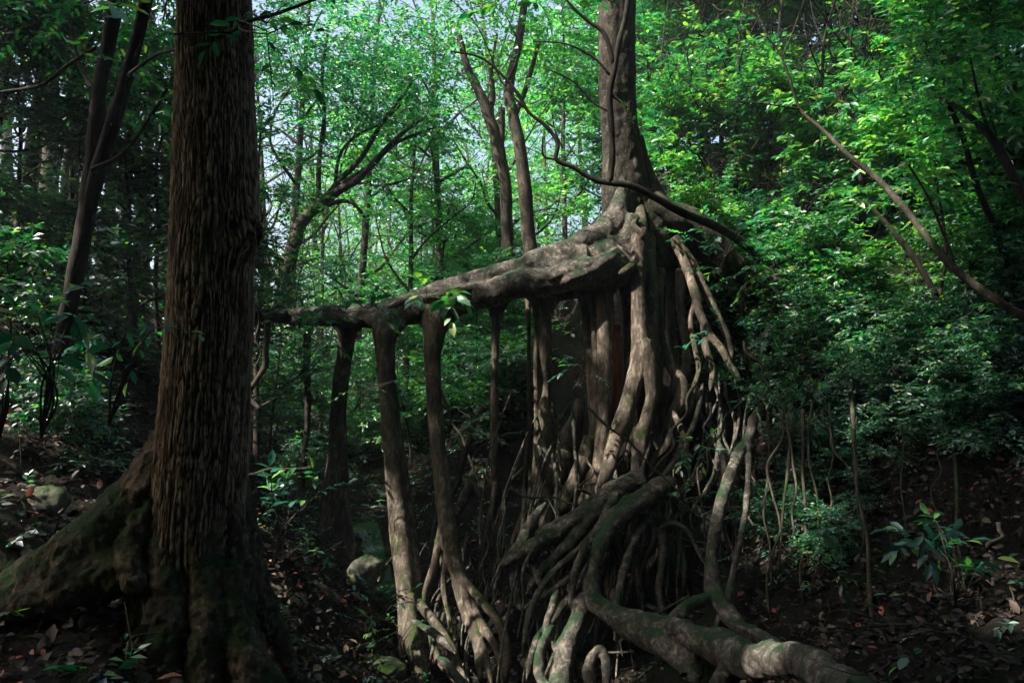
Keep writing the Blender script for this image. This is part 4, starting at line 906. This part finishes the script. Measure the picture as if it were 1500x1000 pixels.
# understory trees giving the bright wall of leaves at upper right, and the darker left
G4 = "bright small trees on the right bank"
for (u, d, k, s) in [(985,15.5,'u1',.9),(1035,14.5,'u2',1),(1080,14,'u1',1),(1130,14.5,'u1',1.1),(1120,16.5,'u1',1.2),(1180,14,'u2',1.1),(1230,13.6,'u1',1.1),(1280,13.5,'u2',1.1),(1330,12.5,'u1',1.0),(1380,12.5,'u1',1.1),(1440,12,'u2',1.1),(1490,11.5,'u1',1.1),(1540,10.5,'u1',1),(1200,16.5,'u1',1.3),(1300,16,'u1',1.3),(1060,17,'u1',1.3),(1400,15,'u2',1.3),(1480,14,'u1',1.3),(950,17.5,'u2',1.1),(1010,18,'u1',1.3),(1250,18,'u1',1.5),(1350,17,'u2',1.5)]:
    x, y = at(u, d); put(k, x, y, r3.uniform(0, 6.28), s, "small bright-leaved tree on the upper right bank", "small tree", G4)
G5 = "small trees on the left slope"
for (u, d, k, s) in [(30,10.5,'u3',.9),(110,11.5,'u3',1),(200,11,'u3',1),(235,12,'u3',1.1),(-40,10,'u3',1),(160,14,'u3',1.2),(60,15,'u3',1.3),(395,16,'u3',.9),(420,20,'u3',1.1),(345,13,'u3',.8),(290,15,'u3',1)]:
    x, y = at(u, d); put(k, x, y, r3.uniform(0, 6.28), s, "small tree with shade-darkened leaf colour on the left slope", "small tree", G5)
G6 = "small trees in the gully behind the prop roots"
for (u, d, k, s) in [(440,20,'u2',.8),(470,23,'u1',.9),(530,21,'u2',.8),(560,24,'u1',.9),(605,19,'u2',.8),(620,23,'u1',.9),(660,20,'u1',.8),(690,18,'u2',.8),(700,24,'u1',1),(745,20,'u2',.8),(590,30,'u1',1),(500,30,'u2',1.1),(650,30,'u2',1.1),(540,36,'u1',1.2),(720,32,'u1',1.1),(415,25,'u1',1.1)]:
    x, y = at(u, d); put(k, x, y, r3.uniform(0, 6.28), s, "small leafy tree in the gully behind the prop roots", "small tree", G6)
# shrubs: where the photo shows low foliage
def shrub(u, v, k, s, phrase, group, dmin=5):
    h = hit(u, v, dmin)
    if h is None: return
    put(k, h[0], h[1], r3.uniform(0, 6.28), s, phrase, "shrub", group)
for (u0, v0, u1, v1, n, kk, s0, s1, ph, gr) in [
    (640,480,760,640,12,('s1','s2'),.5,.9,"leafy shrub at the foot of the dark bank","shrubs at the foot of the bank"),
    (1230,590,1500,680,16,('s2','s3'),.3,.5,"dark shrub overhanging the fallen trunk","shrubs over the fallen trunk"),
    (0,560,200,720,5,('s3',),.25,.45,"low dark plant below the slender forked tree","low plants on the left slope"),
    (1040,330,1500,520,30,('s1','s4','s3'),.5,.9,"leafy shrub on the upper right bank","shrubs on the right bank"),
    (1090,490,1420,610,44,('s3','s2','s3'),.28,.5,"low shrub on the brow of the dark right bank","shrubs on the brow of the bank"),
    (1030,330,1120,600,16,('s2','s1'),.25,.45,"little shrub among the fig roots","shrubs among the fig roots"),
    (1100,620,1260,830,20,('s2',),.22,.4,"little shrub on the face of the right bank","shrubs on the bank face"),
    (385,500,760,700,34,('s4','s4','s1'),.6,1.1,"leafy shrub in the gully behind the prop roots","shrubs in the gully"),
    (380,560,470,760,10,('s2','s3'),.4,.7,"teal-green shrub right of the big furrowed trunk","shrubs right of the big trunk"),
    (0,330,235,560,9,('s3',),.5,.9,"dark shrub on the left slope","shrubs on the left slope")]:
    for _ in range(n):
        shrub(r3.uniform(u0, u1), r3.uniform(v0, v1), kk[r3.integers(len(kk))], r3.uniform(s0, s1), ph, gr)

# ------------------------------------------------------------------ close leafy sprigs
def sprig(name, u, v, d, label, L, n=3, per=8, spread=.15, m='leaf_teal', seed=0, stem_to=None, wid=1.0, slen=.3, droop=.25):
    rng = np.random.default_rng(seed + 900); c = P(u, v, d)
    foot = P(*stem_to) if stem_to is not None else c - np.array([0, 0, .25])
    r = empty(name, foot); b = MB(); C = []; D = []
    for k in range(n):
        a = rng.uniform(0, 6.28); e = c + np.array([math.cos(a), math.sin(a) * .6, rng.uniform(-.3, .5)]) * spread
        Q = catmull(np.array([foot, (foot + c) / 2 + rng.normal(0, .03, 3) + np.array([0, 0, .04]), e]), 5); b.tube(Q - foot, np.linspace(.007, .003, len(Q)), 6)
        C.append(e - foot); D.append(unit(e - c + rng.normal(0, .25, 3) + np.array([0, -.05, .05])))
        tw = C[-1] + D[-1] * slen; b.tube(np.array([C[-1], (C[-1] + tw) / 2 - [0, 0, droop * slen * .25], tw - [0, 0, droop * slen]]), np.array([.003, .0025, .001]), 5)
    link("stem", b.mesh("stem"), M['bark_bg'], r)
    v_, f_ = sprays(np.array(C), np.array(D), per, L, rng, LEAF8, slen, wid, droop); link("leaves", arrays_mesh("leaves", v_, f_), M[m], r)
    tag(r, label, "plant", "leafy sprigs and seedlings near the camera")
sprig("leafy_plant", 90, 495, 3.6, "broad-leaved teal plant sticking up at the left edge in front of the dark slope", .11, 9, 8, .22, seed=1, stem_to=(60,640,3.7), wid=1.3)
sprig("leafy_plant", 195, 490, 3.8, "small drooping leafy sprig just left of the big furrowed trunk", .08, 5, 7, .14, seed=2, stem_to=(160,620,3.9))
sprig("leafy_plant", 20, 500, 4.2, "shaded leafy sprig at the very left edge", .10, 6, 7, .2, seed=22, stem_to=(0,640,4.3))
sprig("leafy_plant", 425, 735, 6.5, "teal broad-leaved seedling right of the big furrowed trunk above the gully", .13, 8, 7, .26, seed=3, stem_to=(400,830,6.6), wid=1.1)
sprig("leafy_plant", 470, 815, 8.2, "small teal seedling at the foot of the first prop root", .10, 4, 6, .12, seed=4, stem_to=(475,850,8.3))
sprig("leafy_plant", 635, 432, 10.7, "bright green epiphyte rosette growing on the middle of the bridging root", .26, 7, 6, .25, seed=5, stem_to=(620,450,11.3), m='leaf_bright', wid=1.1)
sprig("leafy_plant", 510, 455, 10.9, "teal leafy epiphyte on the left end of the bridging root above the first prop root", .20, 9, 7, .5, seed=6, stem_to=(505,470,11.8))
sprig("leafy_plant", 440, 490, 10.9, "dark leafy epiphyte hanging under the left end of the bridging root", .16, 10, 8, .6, seed=7, stem_to=(440,465,11.9), m='leaf_shaded')
sprig("leafy_plant", 870, 540, 10.3, "thin leafy twig in front of the prop roots beside the fig trunk", .10, 5, 8, .35, seed=8, stem_to=(840,570,10.6), m='leaf')
sprig("leafy_plant", 1010, 655, 9.9, "green leafy seedling on the roots right of the pale main root", .12, 6, 8, .2, seed=9, stem_to=(1005,700,10.1), m='leaf')
sprig("leafy_plant", 1055, 345, 11.8, "bright leafy spray hanging over the dark shoulder right of the fig trunk", .15, 16, 9, .5, seed=31, stem_to=(1060,420,12.6), m='leaf', slen=.45)
sprig("leafy_plant", 1090, 400, 11.7, "leafy spray growing on the arching root at the right of the fig", .14, 18, 9, .55, seed=32, stem_to=(1090,470,12.4), m='leaf', slen=.45)
sprig("leafy_plant", 1085, 490, 11.2, "drooping leafy spray below the arching root right of the fig", .13, 16, 9, .5, seed=33, stem_to=(1100,560,11.9), m='leaf_teal', slen=.4)
sprig("leafy_plant", 1120, 575, 10.4, "leafy spray hiding the top of the tall bent root", .11, 16, 9, .38, seed=34, stem_to=(1130,640,10.9), m='leaf_teal', slen=.35)
sprig("leafy_plant", 1010, 730, 9.7, "small leafy sprig below the end of the big surface root", .09, 5, 7, .2, seed=10, stem_to=(1000,760,9.8))
sprig("leafy_plant", 545, 885, 8.2, "pale green many-leaved seedling beside the stream", .10, 9, 8, .24, seed=11, stem_to=(545,960,8.3), m='leaf')
sprig("leafy_plant", 590, 925, 7.8, "tiny pale seedling by the foot of the second prop root", .06, 5, 7, .1, seed=12, stem_to=(590,960,7.9), m='leaf_bright')
sprig("leafy_plant", 1390, 800, 6.4, "broad-leaved teal plant on the shaded bank beside the pale knotted vine", .17, 9, 8, .3, seed=13, stem_to=(1400,880,6.5), wid=.9)
sprig("leafy_plant", 1440, 835, 5.9, "single pale long leaf sprig right of the pale knotted vine", .17, 2, 4, .1, seed=14, stem_to=(1420,860,6))
sprig("leafy_plant", 1230, 845, 7.6, "small round-leaved teal plant beside the knobbly hanging vine", .11, 4, 6, .12, seed=15, stem_to=(1240,880,7.7))
sprig("leafy_plant", 1358, 945, 4.9, "lone broad green leaf on the litter at lower right", .11, 1, 3, .04, seed=16, stem_to=(1362,980,4.9), m='leaf', wid=1.6)
sprig("leafy_plant", 1210, 555, 8.8, "feathery fern-like sprig on the brow of the dark bank", .09, 8, 16, .3, seed=17, stem_to=(1180,590,9.2), wid=.5, m='leaf', slen=.55)
sprig("leafy_plant", 1180, 520, 9.6, "bright yellow-green leafy sprig on the brow of the bank", .10, 9, 12, .35, seed=18, stem_to=(1170,570,9.8), m='leaf_bright', slen=.45)
sprig("leafy_plant", 560, 565, 8.2, "little leafy twig crossing in front of the second prop root", .07, 4, 8, .3, seed=19, stem_to=(520,600,8.4))
sprig("leafy_plant", 75, 762, 3.9, "bright little leaf pair on the slope by the pale stone", .06, 1, 3, .03, seed=20, stem_to=(80,780,3.9), m='leaf', wid=1.5)
sprig("leafy_twig", 170, 5, 2.6, "bright green sunlit leaves hanging into the top of the photo at left", .10, 2, 5, .08, seed=21, stem_to=(200,-60,2.7), m='leaf_bright', wid=1.3)
sprig("leafy_twig", 365, 45, 3.4, "few small leaves on the branch crossing the big trunk near the top", .05, 3, 4, .08, seed=23, stem_to=(352,36,3.9), m='leaf')
sprig("leafy_twig", 800, 0, 7.5, "leafy twig hanging into the top of the photo right of centre", .12, 9, 10, .5, seed=24, stem_to=(830,-60,7.6), m='leaf_bright')

# ------------------------------------------------------------------ leaf litter and ground cover (nobody could count them)
def scatter_ground(n, rects, rng):
    """points on the ground inside image regions (where the photo shows them), by first choosing places on the terrain"""
    out = []
    xs = rng.uniform(-12, 16, n * 6); ys = rng.uniform(1.5, 30, n * 6) ** 1.0; keep = rng.uniform(0, 1, n * 6) < np.clip(9 / ys, 0, 1) ** 1.3; xs = xs[keep]; ys = ys[keep]
    zs = ground_h(xs, ys); u, v, d = proj(np.stack([xs, ys, zs], -1)); w = np.zeros(len(xs))
    for (u0, v0, u1, v1, q) in rects: w = np.maximum(w, q * ((u > u0) & (u < u1) & (v > v0) & (v < v1)))
    k = rng.uniform(0, 1, len(xs)) < w; p = np.stack([xs, ys, zs], -1)[k][:n]; return p
rl = np.random.default_rng(99)
p = scatter_ground(42000, [(-200,300,1700,1200,.35),(-100,820,420,1100,1),(1080,640,1600,1100,1),(0,600,300,860,.7),(420,600,720,1000,.6)], rl)
e = .06; gxv = (ground_h(p[:, 0] + e, p[:, 1]) - ground_h(p[:, 0] - e, p[:, 1])) / (2 * e); gyv = (ground_h(p[:, 0], p[:, 1] + e) - ground_h(p[:, 0], p[:, 1] - e)) / (2 * e)
nrm = unit(np.stack([-gxv, -gyv, np.ones(len(p))], -1)); p = p + nrm * rl.uniform(.0, .035, (len(p), 1)) + nrm * (np.hypot(gxv, gyv) > .7)[:, None] * rl.uniform(0, .12, (len(p), 1))
v_, f_ = leaves(p, rl.normal(0, 1, p.shape) * [1, 1, .4], nrm + rl.normal(0, .45, p.shape), (.03 + .10 * rl.uniform(0, 1, len(p)) ** 1.6) , LEAF8, 1.25)
tag(link("leaf_litter", arrays_mesh("leaf_litter", v_, f_), M['litter']), "brown and tan dead leaves strewn over the forest floor", kind="stuff")
p = scatter_ground(4200, [(-200,300,1700,1200,.10),(1040,300,1500,620,1),(380,480,760,800,.6),(1100,640,1250,860,.5)], rl)
t = rl.normal(0, 1, p.shape) * [1, 1, .35]
v_, f_ = sprays(p + [0, 0, .06], t, 9, .075, rl, LEAF2, .26)
tag(link("ground_cover", arrays_mesh("ground_cover", v_, f_), M['leaf_teal']), "low green seedlings and ferns covering the banks", kind="stuff")
p = scatter_ground(9000, [(-200,300,1700,1200,.5),(1040,560,1600,1100,1),(420,600,760,1000,1)], rl)
OC = np.array([(1,0,0),(0,1,0),(-1,0,0),(0,-1,0),(0,0,1),(0,0,-1),(.6,.6,.5),(-.6,.6,.4),(-.6,-.6,.5),(.6,-.6,.4)]); OF = np.array([(0,6,4),(6,1,4),(1,7,4),(7,2,4),(2,8,4),(8,3,4),(3,9,4),(9,0,4),(0,5,6),(6,5,1),(1,5,7),(7,5,2),(2,5,8),(8,5,3),(3,5,9),(9,5,0)])
rs = .008 + .05 * rl.uniform(0, 1, len(p)) ** 3; vs = p[:, None] + rs[:, None, None] * OC[None] * rl.uniform(.6, 1.3, (len(p), 10, 1)) * rl.uniform(.6, 1.3, (len(p), 1, 3))
tag(link("gravel", arrays_mesh("gravel", vs.reshape(-1, 3), (OF[None] + (np.arange(len(p)) * 10)[:, None, None]).reshape(-1, 3), False), M['rock_dark']), "loose stones and clods of earth on the banks", kind="stuff")
# fine dead twigs over the banks
b = MB(); p = scatter_ground(900, [(400,560,760,1000,1),(1000,380,1500,1000,1),(0,500,240,1000,.4)], rl)
for q in p:
    dr = unit(rl.normal(0, 1, 3) * [1, 1, .7]); ln = rl.uniform(.2, .9); q = q + [0, 0, .05]
    pts = np.array([q, q + dr * ln * .5 + rl.normal(0, .05, 3), q + dr * ln]); b.tube(catmull(pts, 3), np.linspace(rl.uniform(.004, .012), .002, 7), 4)
tag(link("twig_litter", b.mesh("twig_litter"), M['bark_bg']), "fine dead twigs and rootlets caught on the banks", kind="stuff")
# unseen trees added round and behind the camera to cut sky light
G7 = "unseen shade trees around the viewpoint"
for (x, y, k, s) in [(-7,-3,'t1',1),(-12,4,'t5',1),(-3,-8,'t5',1.2),(4,-6,'t1',1.1),(10,-3,'t5',1),(-17,10,'t1',1),(11,4,'t5',.9),(-9,9,'t1',.9),(-8,-8,'t5',1.2),(8,-9,'t5',1.2),(0,-4,'t5',1),(15,9,'t1',1),(-13,-2,'t5',1.1),(-4,-12,'t1',1.2),(3,-12,'t5',1.2),(12,-8,'t1',1.2),(-12,-9,'t5',1.3),(6,-5,'t4',1.2),(-4,-5,'t4',1.2),(-4.5,.5,'t5',.9),(-12,7,'t5',1),(-15,7,'t1',1),(-10,12,'t5',1),(5,1,'t5',.9),(8,4,'t5',1),(9,0,'t5',1),(-7,3,'t5',1),(11,8,'t5',1),(2,-1.5,'t5',1),(-8.5,5.5,'t5',.9),(-6.5,-1,'t5',.9)]:
    put(k, x, y, r3.uniform(0, 6.28), s, "unseen tree added beside the viewpoint for shade", "tree", G7)
def open_gaps():
    """drop whole twigs of leaves that would block the sun on its way to a gap target"""
    for key, (nm, ms, bm, lm, parts, first) in PROTO.items():
        me = ms[1]; T_ = LEAF8 if key in ('u1', 'u2', 'u3') else LEAF2; K_ = len(T_[0]); co = np.empty(len(me.vertices) * 3, np.float32); me.vertices.foreach_get("co", co); co = co.reshape(-1, 3)
        per = PER[key]; c = co.reshape(-1, per, K_, 3)[:, per // 2, 0]
        for o in [o for o in COL.objects if o.data is me]:
            r = o.parent; cz, sz, k = math.cos(r.rotation_euler.z), math.sin(r.rotation_euler.z), r.scale.x
            w = np.stack([c[:, 0] * cz - c[:, 1] * sz, c[:, 0] * sz + c[:, 1] * cz, c[:, 2]], -1) * k + np.array(r.location)
            bad = np.zeros(len(c), bool)
            for q in range(0, len(c), 4000): bad[q:q + 4000] = shades_gap(w[q:q + 4000])
            if bad.sum() > 3:
                v = co.reshape(-1, per, K_, 3)[~bad].reshape(-1, 3); n = len(v) // K_
                f = (T_[1][None] + (np.arange(n) * K_)[:, None, None]).reshape(-1, 3)
                m2 = arrays_mesh(me.name, v, f); m2.materials.append(me.materials[0]); o.data = m2
open_gaps()
hz = np.array([[a, b, c] for a in (-80, 90) for b in (-31, 135) for c in (-8, 45)], float)
hf = np.array([(0,1,3,2),(4,6,7,5),(0,4,5,1),(2,3,7,6),(0,2,6,4),(1,5,7,3)])
hm, nt_h, out_h = mat("haze"); pv = N(nt_h, "ShaderNodeVolumePrincipled"); pv.inputs['Color'].default_value = (.80, .92, 1.0, 1); pv.inputs['Density'].default_value = HAZE
pv.inputs['Anisotropy'].default_value = .3; nt_h.links.new(pv.outputs[0], out_h.inputs['Volume'])
tag(link("haze", arrays_mesh("haze", hz, hf, False), hm), "thin pale forest haze", kind="stuff")
flush_labels()
